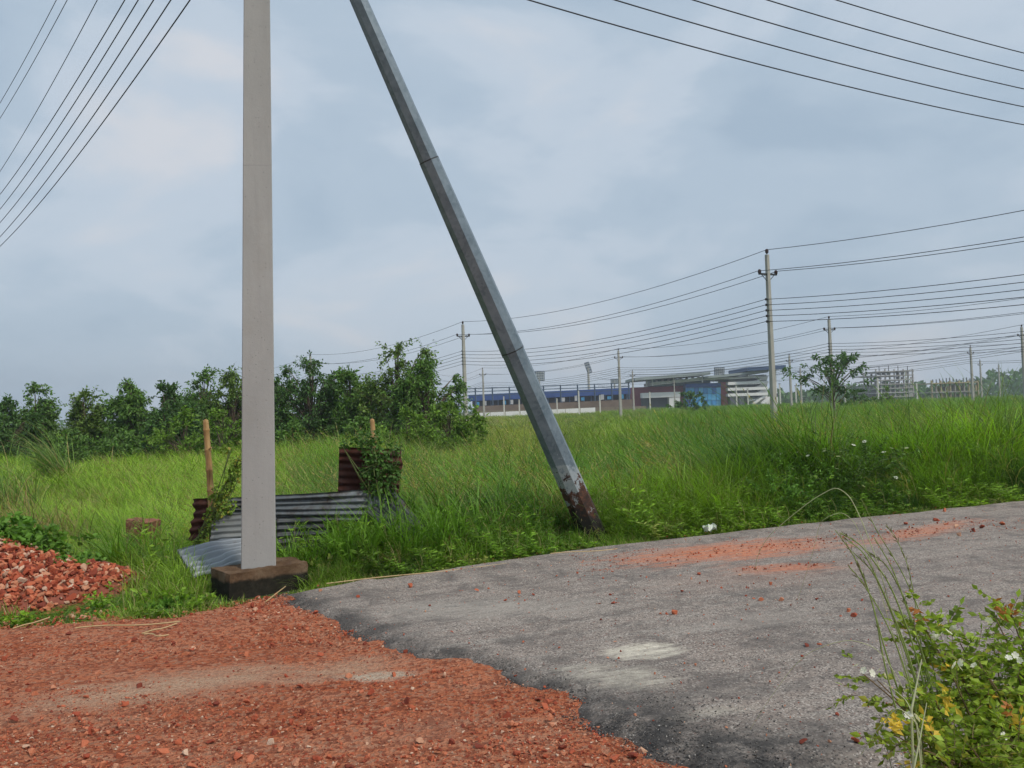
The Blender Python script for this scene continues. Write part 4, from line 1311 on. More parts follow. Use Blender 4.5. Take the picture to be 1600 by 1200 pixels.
def footing_mat():
    t = NT('weathered_footing')
    v = t.coord()
    sx = t.n('SeparateXYZ'); t.put(sx.inputs[0], v)
    n1 = t.noise(v, 5, 6, 0.65)
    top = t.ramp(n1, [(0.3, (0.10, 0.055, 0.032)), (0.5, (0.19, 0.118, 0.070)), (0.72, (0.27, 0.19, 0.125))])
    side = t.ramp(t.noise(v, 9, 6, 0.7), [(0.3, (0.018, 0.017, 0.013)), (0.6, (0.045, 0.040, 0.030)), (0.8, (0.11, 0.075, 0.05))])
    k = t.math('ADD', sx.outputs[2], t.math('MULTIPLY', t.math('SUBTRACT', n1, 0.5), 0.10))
    col = t.mix(t.ramp(k, [(0.13, 0.0), (0.16, 1.0)]), side, top)     # near-black below an uneven line, brown above
    return t.done(t.principled(col, 0.95, 0, t.bump(t.noise(v, 16, 8, 0.85), 1.0, 0.05), 0.15))


fa, fb, fc = G(359, 935), G(481, 913), G(327, 924)
ab = (fb - fa)[:2]; ac = (fc - fa)[:2]
perp = np.array([-ab[1], ab[0]]) / np.linalg.norm(ab) * 0.50
cs = [fa[:2], fa[:2] + ab, fa[:2] + ab + perp, fa[:2] + perp]
cs = [c - PB[:2] for c in cs]
fo = rough_block(cs, -0.10, Z0, 0.013, 5, 22)
fo.materials.append(footing_mat())
mesh_obj('footing', fo, near_pole)

# ------------------------------------------------------------------ steel strut
def strut_mat():
    t = NT('galvanised_steel')
    v = t.coord()
    sx = t.n('SeparateXYZ'); t.put(sx.inputs[0], v)
    sp = t.voro(v, 26, 'F1', 'Color')
    s1 = t.n('SeparateColor'); t.put(s1.inputs[0], sp)
    n1 = t.noise(v, 3.5, 5, 0.6)
    col = t.ramp(n1, [(0.3, (0.100, 0.138, 0.170)), (0.7, (0.185, 0.235, 0.275))])
    col = t.mix(t.math('MULTIPLY', s1.outputs[0], 0.35), col, (0.28, 0.325, 0.36))
    run = t.noise(t.mapping(v, scale=(14, 14, 0.7)), 1.6, 5, 0.65)
    col = t.mix(t.ramp(run, [(0.62, 0.0), (0.8, 0.35)]), col, (0.12, 0.125, 0.12))
    # flaked lower end: bare rust, bitumen-dark at the ground, a pale lime splash above
    k = t.math('ADD', sx.outputs[2], t.math('MULTIPLY', t.math('SUBTRACT', t.noise(v, 5, 7, 0.75), 0.5), 2.2))
    wh = t.ramp(k, [(0.62, 0.0), (0.72, 0.75), (1.1, 0.5), (1.35, 0.0)])
    col = t.mix(wh, col, (0.42, 0.46, 0.48))
    rust = t.ramp(t.noise(v, 12, 6, 0.7), [(0.3, (0.025, 0.014, 0.010)), (0.5, (0.055, 0.024, 0.015)), (0.75, (0.17, 0.065, 0.035))])
    rm = t.ramp(k, [(0.66, 1.0), (0.74, 0.0)])
    col = t.mix(rm, col, rust)
    dm = t.ramp(k, [(0.32, 1.0), (0.50, 0.0)])
    col = t.mix(dm, col, (0.022, 0.018, 0.016))
    met = t.math('MULTIPLY', t.math('SUBTRACT', 1.0, rm), 0.35)
    rgh = t.math('ADD', 0.42, t.math('MULTIPLY', rm, 0.45))
    return t.done(t.principled(col, rgh, met, t.bump(t.noise(v, 60, 4, 0.7), 0.12, 0.005), 0.4))


SB = G(930, 842, -0.03)
ST = P(419, -322, PB[1] + 0.22)
strut = empty('steel_strut_pole', tuple(SB), 'leaning grey galvanised steel strut with rusty foot in the grass', 'strut pole')
M_STRUT = strut_mat()
dirS = ST - SB
cuts = [-0.03, 0.295, 0.56, 0.83, 1.0]


def strut_rad(k):
    return 0.182 + (0.074 - 0.182) * k


for i in range(4):
    k0, k1 = cuts[i], cuts[i + 1]
    mb = MB()
    ks = np.linspace(k0 - (0.004 if i else 0), k1, 14)
    rr = np.array([strut_rad(k) for k in ks]) * (1.0 + (0.045 if i in (1, 3) else 0.0))
    if i == 2:
        rr = rr * 1.01
    mb.tube(np.array([dirS * k for k in ks]), rr, 8, True, math.pi / 8 + 0.06)
    s_ = mb.build('pole_section', M_STRUT, strut)
for k in cuts[1:4]:
    mb = MB(); mb.tube(np.array([dirS * (k - 0.0012), dirS * (k + 0.0004)]), strut_rad(k) * 1.050, 8, True, math.pi / 8 + 0.06)
    mb.build('joint_ring', M_DARKMETAL, strut)
mb = MB()
for k in (0.985,):
    mb.tube(np.array([dirS * (k - 0.006), dirS * (k + 0.006)]), strut_rad(k) * 1.25, 12)
mb.build('head_clamp', M_DARKMETAL, strut)

# ------------------------------------------------------------------ overhead wires of the near pole
M_WIRE = plain('wire_dark', (0.045, 0.048, 0.055), 0.6, 0.3, 0.1, 3)


def plane_hit(px, py, p0, d):
    """where the sight line meets the vertical plane through p0 along d; returns (distance along d, z)"""
    r = ray(px, py)
    A = np.array([[r[0], -d[0]], [r[1], -d[1]]])
    t_, s_ = np.linalg.solve(A, np.array([p0[0] - CAM_P[0], p0[1] - CAM_P[1]]))
    return s_, CAM_H + t_ * r[2]


def wire_obj(pts, rad, label, group, name='overhead_wire'):
    pts = np.asarray(pts); c = pts[0].copy()
    mb = MB(); mb.tube(pts - c, rad, 5)
    o = mb.build(name, M_WIRE, None, True, tuple(c))
    return tag(o, label, 'wire', group)


POLE_TOP = lambda z: np.array([PB[0] + lean_x * (z - Z0), PB[1], z])
nth5 = ['lowest', 'second lowest', 'middle', 'second highest', 'highest']
heights_r = []
dR = np.array([0.905, 0.425]); dR /= np.linalg.norm(dR)
for i, (xt, yr) in enumerate([(826, 195), (961, 167), (1083, 139), (1199, 111), (1307, 83)]):
    s1, z1 = plane_hit(xt, 0, PB, dR); s2, z2 = plane_hit(1600, yr, PB, dR)
    c2 = 0.0042
    b2 = ((z2 - c2 * s2 ** 2) - (z1 - c2 * s1 ** 2)) / (s2 - s1); a2 = z1 - c2 * s1 ** 2 - b2 * s1
    ss = np.linspace(0.0, 42, 60)
    wire_obj([(PB[0] + dR[0] * s, PB[1] + dR[1] * s, a2 + b2 * s + c2 * s * s) for s in ss], 0.009,
             '%s of the five dark wires crossing the upper right sky' % nth5[i], 'wires leaving the near pole to the right')
    heights_r.append(a2)
dL = np.array([-0.64, 0.77]); dL /= np.linalg.norm(dL)
nth8 = ['first', 'second', 'third', 'fourth', 'fifth', 'sixth', 'seventh', 'last']
heights_l = []
for i, (xt, yl) in enumerate([(88, 161), (105, 185), (152, 268), (195, 304), (216, 327), (240, 348), (267, 370), (297, 385)]):
    s1, z1 = plane_hit(xt, 0, PB, dL); s2, z2 = plane_hit(0, yl, PB, dL)
    c2 = 0.003
    b2 = ((z2 - c2 * s2 ** 2) - (z1 - c2 * s1 ** 2)) / (s2 - s1); a2 = z1 - c2 * s1 ** 2 - b2 * s1
    ss = np.linspace(0.0, 42, 60)
    wire_obj([(PB[0] + dL[0] * s, PB[1] + dL[1] * s, a2 + b2 * s + c2 * s * s) for s in ss], 0.0085 if i > 2 else 0.007,
             '%s from the left of the eight dark wires in the upper left sky' % nth8[i], 'wires leaving the near pole to the left')
    heights_l.append(a2)
print('wire heights', [round(float(h), 2) for h in heights_r], [round(float(h), 2) for h in heights_l])
top_z = HP


def insulators(root, zs, lx, r=0.05, off=0.16):
    for z in zs:
        mb = MB()
        mb.tube([(lx * z, -off * 0.0, z - 0.05), (lx * z, 0, z - 0.02), (lx * z, 0, z + 0.02), (lx * z, 0, z + 0.05)], [r * 1.0, r * 0.7, r * 0.7, r * 1.0], 8)
        mb.build('insulator', M_INSUL, root, False, (0, -off, 0))


insulators(near_pole, [h for h in heights_r], lean_x)


# ------------------------------------------------------------------ power poles across the field
def far_pole(label, x, y, topz, detail=2, base_z=-0.40, lean=0.0, group='power poles across the field', rz=0.0, w=0.30):
    root = empty('power_pole', (x, y, base_z), label, 'power pole', group)
    Hh = topz - base_z
    mb = MB(); shaft(mb, w, w * 0.58, w * 0.9, w * 0.55, -0.1, Hh - 0.25, lean, 0, 4, 0.15, rz)
    mb.build('shaft', M_CONC_FAR, root)
    if detail >= 1:
        zc = Hh - 1.35
        mb = MB()
        c_, s_ = math.cos(rz), math.sin(rz)
        R = np.array([[c_, -s_, 0], [s_, c_, 0], [0, 0, 1]])
        mb.box((0, 0, zc), (1.3, 0.09, 0.09), R)
        for sg in (-1, 1):
            mb.tube([np.array([0, -0.02, zc - 0.45]), R @ np.array([sg * 0.5, 0, zc])], 0.025, 4)
        ca = mb.build('crossarm', M_DARKMETAL, root)
        for q in [(-0.6, zc + 0.13), (0.6, zc + 0.13), (0.0, Hh - 0.05)]:
            mb = MB(); c0 = R @ np.array([q[0], 0, 0]) + np.array([lean * q[1], 0, q[1]])
            mb.tube([c0 + np.array([0, 0, a]) for a in (-0.16, -0.08, 0.04, 0.12)], [0.03, 0.09, 0.10, 0.05], 7)
            mb.build('insulator', M_INSUL, ca)
    if detail >= 2:
        for k in range(5):
            z = Hh - 2.75 - 0.31 * k
            mb = MB(); mb.tube([(-0.17, 0, z - 0.06), (-0.17, 0, z - 0.02), (-0.17, 0, z + 0.02), (-0.17, 0, z + 0.06)], [0.06, 0.045, 0.045, 0.06], 6)
            mb.build('spool_insulator', M_INSUL, root)
    return root


def top_from_px(px, py, topz=10.15):
    r = ray(px, py)
    t_ = (topz - CAM_H) / r[2]
    return r[0] * t_, r[1] * t_


rows = {}
rows['a'] = [(1198, 391, 'nearest field power pole, tall against the sky right of centre'), (723, 503, 'power pole left of the steel strut above the bushes'), (485, 554, 'power pole whose tip shows above the dark tree')]
rows['b'] = [(1295, 495, 'power pole behind the lone spreading tree'), (966, 545, 'power pole in front of the stadium stand, right of the strut'), (754, 575, 'thin power pole in front of the left end of the stand')]
rows['c'] = [(1596, 508, 'power pole at the right edge of the photo'), (1233, 553, 'power pole right of the stair tower'), (988, 578, 'power pole at the junction of stand and maroon hall')]
rows['d'] = [(1516, 540, 'power pole above the low unfinished building'), (1250, 573, 'thin far pole second right of the stair tower'), (1053, 593, 'thin far pole in front of the white portal')]
rows['e'] = [(1531, 562, 'thin pole just right of the pole above the low unfinished building'), (1560, 569, 'thin far pole in front of the dark treeline at right')]
row_xy = {}
for k, lst in rows.items():
    xy = [top_from_px(px, py) for px, py, _ in lst]
    row_xy[k] = xy
    for i, ((x, y), (px, py, lb)) in enumerate(zip(xy, lst)):
        far_pole(lb, x, y, 10.15, 2 if y < 130 else 1, rz=0.45 if k == 'a' else 0.2, w=0.32 if y < 60 else 0.34 + 0.0006 * y)


def span(p, q, z0, z1, sag, label, group, rad, n=22):
    k = np.linspace(0, 1, n)
    pts = np.stack([p[0] + (q[0] - p[0]) * k, p[1] + (q[1] - p[1]) * k, z0 + (z1 - z0) * k - 4 * sag * k * (1 - k)], 1)
    wire_obj(pts, rad, label, group)


def string_row(k, ends, sag, rad, lv, desc, lab):
    """hang the top wire, the crossarm pair and the five low wires from pole to pole"""
    xy = list(row_xy[k])
    d = np.array(xy[0]) - np.array(xy[1])
    pts = [np.array(xy[0]) + d * ends[0]] + [np.array(a) for a in xy] + [np.array(xy[-1]) - (np.array(xy[-2]) - np.array(xy[-1])) * ends[1]]
    names = ['spans towards the right edge', 'spans between its first two poles', 'spans between its second and third pole', 'spans beyond its third pole']
    for i in range(len(pts) - 1):
        p, q = pts[i], pts[i + 1]
        if np.allclose(p, q):
            continue
        pd = np.array([0.6, 0.15])
        g = 'wires of %s, %s' % (desc, names[min(i, 3)])
        span(p, q, 10.18, 10.18, sag, 'top wire of %s %s' % (desc, lab[min(i, 3)]), g, rad)
        for sg, nm in ((-1, 'left'), (1, 'right')):
            span(p + pd * sg, q + pd * sg, 8.98, 8.98, sag, '%s crossarm wire of %s %s' % (nm, desc, lab[min(i, 3)]), g, rad)
        for j in range(lv):
            z = 7.4 - 0.31 * j
            span(p + np.array([-0.2, 0]), q + np.array([-0.2, 0]), z, z, sag * 0.9, '%s low wire of %s %s' % (['highest', 'second', 'third', 'fourth', 'lowest'][j], desc, lab[min(i, 3)]), g, rad)


string_row('a', (1.0, 1.0), 0.95, 0.017, 5, 'nearest power line', ['from tall field pole to right edge', 'from tall field pole to the strut', 'between strut and dark tree', 'left of the dark tree'])
string_row('b', (1.0, 0.5), 0.9, 0.020, 5, 'second power line', ['right of the lone tree', 'between the lone tree and the stand', 'in front of the stand', 'left end of the stand'])
string_row('c', (0.6, 0.3), 0.8, 0.024, 3, 'third power line', ['at the right edge', 'right of the stair tower', 'above the maroon hall', 'above the stand'])
string_row('d', (0.6, 0.3), 0.8, 0.026, 2, 'farthest power line', ['at the far right', 'above the unfinished tower block', 'above the white stair tower', 'above the maroon hall'])
for k, lb in (('a', 'off'),):
    d = np.array(row_xy['a'][0]) - np.array(row_xy['a'][1])
    e_ = np.array(row_xy['a'][0]) + d
    far_pole('next pole of the nearest line outside the right edge', e_[0], e_[1], 10.15, 2, rz=0.45)
for d_, hs, lb in ((dR, heights_r, 'next pole of the near line outside the right edge'), (dL, heights_l, 'next pole of the near line outside the left edge')):
    far_pole(lb, PB[0] + d_[0] * 42, PB[1] + d_[1] * 42, 11.5, 2, w=0.34)

# slim bare posts in front of the stand and wall
for px, yt, Yd, lb in [(787, 619, 190, 'slim pale post, first from the left before the white wall'), (811, 624, 200, 'slim pale post just left of the steel strut'), (870, 622, 210, 'slim pale post just right of the steel strut'),
                       (904, 610, 180, 'taller slim pale post before the right part of the white wall'), (937, 617, 195, 'slim pale post at the right end of the white wall'), (1015, 612, 200, 'slim pale post before the grey portal'),
                       (1150, 602, 210, 'slim pale post before the stair tower'), (1168, 608, 220, 'slim pale post at the right of the stair tower'), (1218, 600, 205, 'slim pale post right of the tall field pole'), (1243, 603, 215, 'slim pale post between two far poles'),
                       (1320, 603, 170, 'slim pale post right of the lone tree trunk'), (1371, 590, 190, 'slim pale post left of the unfinished tower block'), (1432, 598, 210, 'slim pale post right of the unfinished tower block')]:
    p_ = P(px, yt, Yd)
    root = empty('slim_post', (p_[0], p_[1], -0.4), lb, 'post', 'slim posts before the stadium')
    mb = MB(); shaft(mb, 0.34, 0.26, 0.34, 0.26, -0.1, p_[2] + 0.4, 0, 0, 3)
    mb.build('post_shaft', plain('post_pale', (0.62, 0.60, 0.55), 0.8), root)
    mb = MB(); mb.box((0, 0, p_[2] + 0.45), (0.5, 0.4, 0.12)); mb.build('post_cap', M_DARKMETAL, root)


# ================================================================== CORRUGATED SHEETS, POSTS
def sheet_mat(name, c_hi, c_lo, rust, rust_amt, metal=0.4, rough=0.5):
    t = NT(name)
    v = t.coord()
    n1 = t.noise(v, 3.0, 5, 0.6)
    col = t.ramp(n1, [(0.3, c_lo), (0.7, c_hi)])
    r1 = t.noise(v, 4.5, 6, 0.7)
    rc = t.ramp(t.noise(v, 14, 5, 0.7), [(0.3, tuple(k * 0.5 for k in rust)), (0.7, rust)])
    m_ = t.ramp(r1, [(1 - rust_amt - 0.12, 0.0), (1 - rust_amt + 0.08, 1.0)])
    col = t.mix(m_, col, rc)
    return t.done(t.principled(col, t.math('ADD', rough, t.math('MULTIPLY', m_, 0.35)), t.math('MULTIPLY', t.math('SUBTRACT', 1.0, m_), metal), t.bump(t.noise(v, 40, 4), 0.15, 0.005), 0.4))


SH_PALE = sheet_mat('sheet_pale', (0.34, 0.365, 0.39), (0.25, 0.275, 0.30), (0.20, 0.12, 0.08), 0.25, 0.25)
SH_GREY = sheet_mat('sheet_grey', (0.17, 0.19, 0.205), (0.085, 0.10, 0.112), (0.06, 0.04, 0.03), 0.40, 0.3)
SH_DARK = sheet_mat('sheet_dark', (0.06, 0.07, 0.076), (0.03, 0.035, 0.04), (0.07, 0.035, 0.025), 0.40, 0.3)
SH_RUST = sheet_mat('sheet_rust', (0.055, 0.024, 0.018), (0.028, 0.014, 0.012), (0.075, 0.026, 0.017), 0.55, 0.1, 0.7)


def sheet(label, c00, c10, c11, c01, mat, ridges, wave='v', amp=0.012, bend=0.0, seed=0, nu=None, ragged=0.0):
    """corrugated sheet over the quad c00 c10 c11 c01 (world points); ridges run across v (lines along u) or across u"""
    c00, c10, c11, c01 = [np.asarray(c, float) for c in (c00, c10, c11, c01)]
    nw = ridges * 8 + 1; nl = 14
    a = np.linspace(0, 1, nl if wave == 'v' else nw); b = np.linspace(0, 1, nw if wave == 'v' else nl)
    Uu, Vv = np.meshgrid(a, b, indexing='ij')
    r = np.random.default_rng(seed)
    if ragged:
        Uu = Uu + ragged * np.where(Uu > 0.97, vnoise(Vv * 6, Vv * 0, seed), 0)
    Pp = (c00 * (1 - Uu[..., None]) * (1 - Vv[..., None]) + c10 * Uu[..., None] * (1 - Vv[..., None]) + c11 * Uu[..., None] * Vv[..., None] + c01 * (1 - Uu[..., None]) * Vv[..., None])
    nr = np.cross(c10 - c00, c01 - c00); nr /= np.linalg.norm(nr)
    ph = (Vv if wave == 'v' else Uu) * ridges * 2 * math.pi
    off = amp * np.sin(ph) + bend * (4 * Uu * (1 - Uu)) + 0.030 * vnoise(Uu * 3 + seed, Vv * 3, seed + 1) + amp * 0.4 * vnoise(Uu * 9 + seed, Vv * 7, seed + 2)
    o_ = (c00 + c10 + c11 + c01) / 4
    A = Pp + nr * off[..., None] - o_
    B = A - nr * 0.0025
    rr, cc = Uu.shape
    V = np.concatenate([A.reshape(-1, 3), B.reshape(-1, 3)])
    N_ = rr * cc
    Fs = []
    for i in range(rr - 1):
        for j in range(cc - 1):
            k = i * cc + j
            Fs.append((k, k + 1, k + cc + 1, k + cc)); Fs.append((N_ + k, N_ + k + cc, N_ + k + cc + 1, N_ + k + 1))
    for i in range(rr - 1):
        for j in (0, cc - 1):
            k = i * cc + j; Fs.append((k, k + cc, N_ + k + cc, N_ + k))
    for j in range(cc - 1):
        for i in (0, rr - 1):
            k = i * cc + j; Fs.append((k, k + 1, N_ + k + 1, N_ + k))
    mb = MB(); mb.add(V, Fs)
    o = mb.build('corrugated_sheet', mat, None, True, tuple(o_))
    return tag(o, label, 'metal sheet', 'corrugated sheets by the concrete pole')


Ys = 9.55
sheet('long low grey corrugated sheet standing on edge right of the concrete pole', P(352, 812, Ys), P(572, 815, Ys + .15), P(573, 765, Ys + .15), P(356, 778, Ys), SH_GREY, 5, 'v', 0.014, 0.03, 1, ragged=0.04)
sheet('weathered corrugated sheet low behind the left side of the concrete pole', P(326, 853, 9.25), P(412, 850, 9.35), P(412, 800, 9.45), P(334, 806, 9.4), sheet_mat('sheet_mid', (0.24, 0.25, 0.245), (0.15, 0.16, 0.16), (0.11, 0.08, 0.05), 0.3, 0.25), 5, 'v', 0.013, 0.0, 2)
sheet('pale bent corrugated sheet sloping to the ground left of the plinth', P(303, 906, 8.55), P(405, 872, 8.95), P(405, 836, 9.25), P(277, 860, 9.15), SH_PALE, 6, 'v', 0.036, 0.03, 3, ragged=0.03)
sheet('dark corrugated sheet low down right of the concrete pole', P(432, 862, 9.35), P(510, 856, 9.45), P(512, 806, 9.5), P(432, 808, 9.4), SH_DARK, 5, 'v', 0.013, 0.0, 4, ragged=0.08)
sheet('rusty upright corrugated sheet beside the vine covered post', P(528, 768, 9.9), P(626, 772, 10.05), P(626, 702, 10.05), P(530, 698, 9.9), SH_RUST, 6, 'v', 0.014, 0.0, 5, ragged=0.05)
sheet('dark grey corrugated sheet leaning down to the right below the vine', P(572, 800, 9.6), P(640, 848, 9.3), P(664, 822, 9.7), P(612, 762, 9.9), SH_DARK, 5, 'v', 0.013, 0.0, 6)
sheet('grey upright sheet end under the vine', P(574, 818, 9.65), P(608, 822, 9.7), P(606, 772, 9.75), P(576, 772, 9.7), SH_GREY, 4, 'u', 0.012, 0.0, 7)
sheet('narrow rust black sheet edge below the bamboo post', P(298, 846, 9.55), P(324, 842, 9.5), P(326, 778, 9.6), P(304, 780, 9.65), SH_RUST, 5, 'v', 0.02, 0.02, 8)


def bamboo_mat():
    t = NT('bamboo')
    v = t.coord()
    n1 = t.noise(t.mapping(v, scale=(6, 6, 0.8)), 2.5, 5, 0.6)
    col = t.ramp(n1, [(0.3, (0.14, 0.07, 0.03)), (0.52, (0.36, 0.22, 0.09)), (0.75, (0.48, 0.34, 0.16))])
    sx = t.n('SeparateXYZ'); t.put(sx.inputs[0], v)
    st = t.ramp(t.math('ADD', sx.outputs[2], t.math('MULTIPLY', t.noise(v, 7, 4), 0.4)), [(1.22, 0.0), (1.45, 0.8)])
    col = t.mix(st, col, (0.20, 0.13, 0.09))
    return t.done(t.principled(col, 0.7, 0, t.bump(n1, 0.3, 0.01), 0.3))


M_BAM = bamboo_mat()


def bamboo(label, px0, py0, px1, py1, Y, r0, r1):
    b, tp = P(px0, py0, Y), P(px1, py1, Y)
    b[2] = gz(b[0], b[1]) - 0.05
    root = empty('bamboo_post', tuple(b), label, 'post', 'bamboo posts')
    L = np.linalg.norm(tp - b)
    ks = []; rs = []
    nodes = np.arange(0.18, L - 0.05, 0.24)
    zz = [0.0]; rr = [r0]
    for nd in nodes:
        for dz, f in ((-0.02, 1.0), (-0.006, 1.16), (0.006, 1.16), (0.02, 1.0)):
            zz.append(nd + dz); rr.append((r0 + (r1 - r0) * nd / L) * f)
    zz += [L - 0.05, L - 0.015, L]; rr += [r1, r1 * 0.92, r1 * 0.25]
    d = (tp - b) / L
    bendv = np.array([0.02, 0, 0])
    pts = [d * z + bendv * math.sin(z / L * 3.1) for z in zz]
    mb = MB(); mb.tube(pts, rr, 12)
    mb.build('culm', M_BAM, root, True)
    for nd in nodes[::2]:
        mb = MB(); q = d * nd + np.array([0.02, -0.02, 0.0])
        mb.tube([q, q + np.array([0.05, -0.02, 0.03])], [0.014, 0.008], 5)
        mb.build('branch_stub', M_BAM, root)


bamboo('tan bamboo post standing bare left of the concrete pole', 331, 800, 321, 655, 9.6, 0.042, 0.034)
bamboo('bamboo post wrapped in vines, only its pale tip showing', 592, 800, 581, 654, 10.2, 0.038, 0.030)


def vine(label, spots, Y, seed, n, leaf, mat):
    """leafy climber: spots = list of (px, py, radius px)"""
    r = np.random.default_rng(seed)
    c0 = P(spots[0][0], spots[0][1], Y)
    root = empty('climbing_vine', (c0[0], c0[1], gz(c0[0], c0[1])), label, 'vine')
    o0 = np.array(root.location)
    lv = MB(); st = MB()
    tot = sum(s[2] ** 2 for s in spots)
    prev = None
    for (px, py, rp) in spots:
        c = P(px, py, Y); R = rp * Y / F
        k = int(n * rp ** 2 / tot)
        q = r.normal(size=(k, 3)); q /= np.linalg.norm(q, axis=1)[:, None]; q *= (r.random((k, 1)) ** 0.45) * R
        q[:, 1] *= 0.8
        lv.leaves(c - o0 + q, r.normal(size=(k, 3)) * np.array([1, 1, 0.6]) + q / R * 0.8 + np.array([0, 0, -0.5]), leaf[0] * r.uniform(0.6, 1.3, k), leaf[1] * r.uniform(0.7, 1.2, k), r, 0.12)
        for s in range(3):
            e_ = c + r.normal(size=3) * R * 0.5
            if prev is not None:
                mid = (prev + e_) / 2 + r.normal(size=3) * 0.05
                st.tube(np.array([prev, mid, e_]) - o0, 0.005, 4, False)
        prev = c
    if st.k:
        st.build('stem', plain('green_stem', (0.10, 0.13, 0.04), 0.8), root)
    lv.build('foliage', mat, root)


vine('dark green vine smothering the second bamboo post and rusty sheet', [(578, 690, 20), (560, 690, 12), (590, 712, 24), (600, 735, 26), (592, 760, 26), (600, 785, 22), (615, 740, 16), (618, 700, 10), (575, 735, 16), (598, 800, 16), (540, 695, 8)], 9.75, 80, 1500, (0.055, 0.038), leafy('vine_leaf', (0.075, 0.16, 0.032), 0.45, trans=0.28))
vine('yellow green vine at the foot of the bare bamboo post', [(342, 770, 16), (350, 790, 18), (330, 805, 12), (338, 820, 12), (322, 832, 10), (312, 846, 8), (362, 755, 12), (367, 735, 14), (372, 720, 10), (300, 860, 8), (352, 700, 9)], 9.4, 81, 900, (0.05, 0.034), leafy('vine_pale', (0.17, 0.27, 0.04), 0.4, trans=0.3, yellow=0.15))

# ------------------------------------------------------------------ small things
M_BRICK = plain('old_brick', (0.26, 0.095, 0.06), 0.95, 0, 0.3, 14, 0.8)
p_ = G(222, 822, 0.0); zz = gz(p_[0], p_[1])


def block(name, label, cat, c, size, rz, mat, seed, tilt=0.0):
    x, y = size[0] / 2, size[1] / 2
    me = rough_block([(-x, -y), (x, -y), (x, y), (-x, y)], -size[2] / 2, size[2] / 2, min(size) * 0.10, seed, 9)
    me.materials.append(mat)
    o = mesh_obj(name, me, None, c, (tilt, 0.08, rz))
    return tag(o, label, cat)


bp = P(222, 819, 11.4)
bg = gz(bp[0], bp[1])
block('brick_stump', 'broken brick pillar stump showing through the grass left of the bamboo post', 'brick stump', (bp[0], bp[1], (bp[2] + 0.06 + bg - 0.1) / 2), (0.38, 0.24, bp[2] + 0.06 - bg + 0.1), -0.15, plain('brick_lump', (0.20, 0.085, 0.055), 0.95, 0, 0.5, 7, 0.9), 91)
grass_clump('grass tuft half hiding the broken brick stump', 226, 830, 10.6, 0.80, 300, 84, (-0.05, 0), 0.40, MATS['fresh_blade'], 0)
grass_clump('grass tuft before the lower dark sheet right of the concrete pole', 470, 850, 9.0, 0.52, 220, 86, (0.0, 0), 0.28, MATS['fresh_blade'], 0)
grass_clump('grass tuft before the sheet end below the vine', 555, 845, 9.2, 0.72, 320, 88, (0.05, 0), 0.30, MATS['fresh_blade'], 0)
grass_clump('grass tuft before the leaning dark sheet', 622, 845, 9.35, 0.74, 320, 90, (0.0, 0), 0.28, MATS['fresh_blade'], 0)
grass_clump('grass tuft right of the leaning dark sheet', 690, 845, 9.6, 0.75, 220, 92, (-0.1, 0), 0.3, MATS['fresh_blade'], 0.4)
pp = G(443, 917, 0.0)
block('red_brick_piece', 'bright red brick piece at the right front of the plinth', 'brick', (pp[0], pp[1] - 0.02, 0.075), (0.09, 0.065, 0.065), 0.4, plain('fresh_brick', (0.42, 0.09, 0.05), 0.9, 0, 0.2, 20, 0.5), 92)
pp = G(316, 911, 0.0)
block('concrete_slab_piece', 'pale concrete slab piece under the lower edge of the bent sheet', 'concrete slab', (pp[0], pp[1] + 0.1, 0.0), (0.24, 0.18, 0.06), 0.2, M_CONC_FAR, 93)

# crumpled white litter on the verge
r = np.random.default_rng(4)
mb = MB()
N1, N2 = 9, 8
V = []
for i in range(N1):
    for j in range(N2):
        V.append(((i / (N1 - 1) - .5) * 0.16 + r.normal() * .008, (j / (N2 - 1) - .5) * 0.10 + r.normal() * .008, 0.05 + 0.035 * math.sin(i * 1.3 + j) + r.normal() * .014))
mb.add(V, [(i * N2 + j, (i + 1) * N2 + j, (i + 1) * N2 + j + 1, i * N2 + j + 1) for i in range(N1 - 1) for j in range(N2 - 1)])
lp = G(1111, 834, 0.03)
lit = mb.build('paper_litter', plain('litter_white', (0.72, 0.76, 0.66), 0.7, 0, 0.08, 8), None, False, (lp[0], lp[1] + 0.05, 0.05))
tag(lit, 'crumpled white litter on the far verge right of the strut', 'litter')

# dry straws on the ground at the track edge
M_STRAW = leafy('dry_straw', (0.46, 0.33, 0.17), 0.2, trans=0.1)
for a_, b_, lb in [((20, 982), (75, 966), 'dry straw on the track before the brick heap'), ((118, 981), (280, 972), 'long dry straw along the track edge below the verge'), ((222, 990), (275, 975), 'dry straw lying slanted on the red track'), ((225, 991), (262, 993), 'short dry straw on the red track'),
                   ((415, 940), (445, 917), 'pale cord end at the right front of the plinth'), ((510, 912), (800, 880), 'long dry stalk along the asphalt edge below the sheets'), ((860, 865), (965, 858), 'dry stalk on the asphalt edge below the strut')]:
    a3, b3 = G(*a_, 0.05), G(*b_, 0.05)
    k = np.linspace(0, 1, 8)[:, None]
    pts = a3 * (1 - k) + b3 * k; pts[:, 1] += 0.03 * np.sin(k[:, 0] * 7)
    mb = MB(); mb.tube(pts - a3, 0.006, 4)
    tag(mb.build('dry_straw', M_STRAW, None, False, tuple(a3)), lb, 'straw', 'dry straws at the road edge')


# ================================================================== FAR BUILDINGS
def fspan(px0, py0, px1, py1, Y):
    """world x0,x1,z0,z1 of a pixel rectangle at depth Y"""
    pc, yc = (px0 + px1) / 2, (py0 + py1) / 2
    return P(px0, yc, Y)[0], P(px1, yc, Y)[0], P(pc, py1, Y)[2], P(pc, py0, Y)[2]


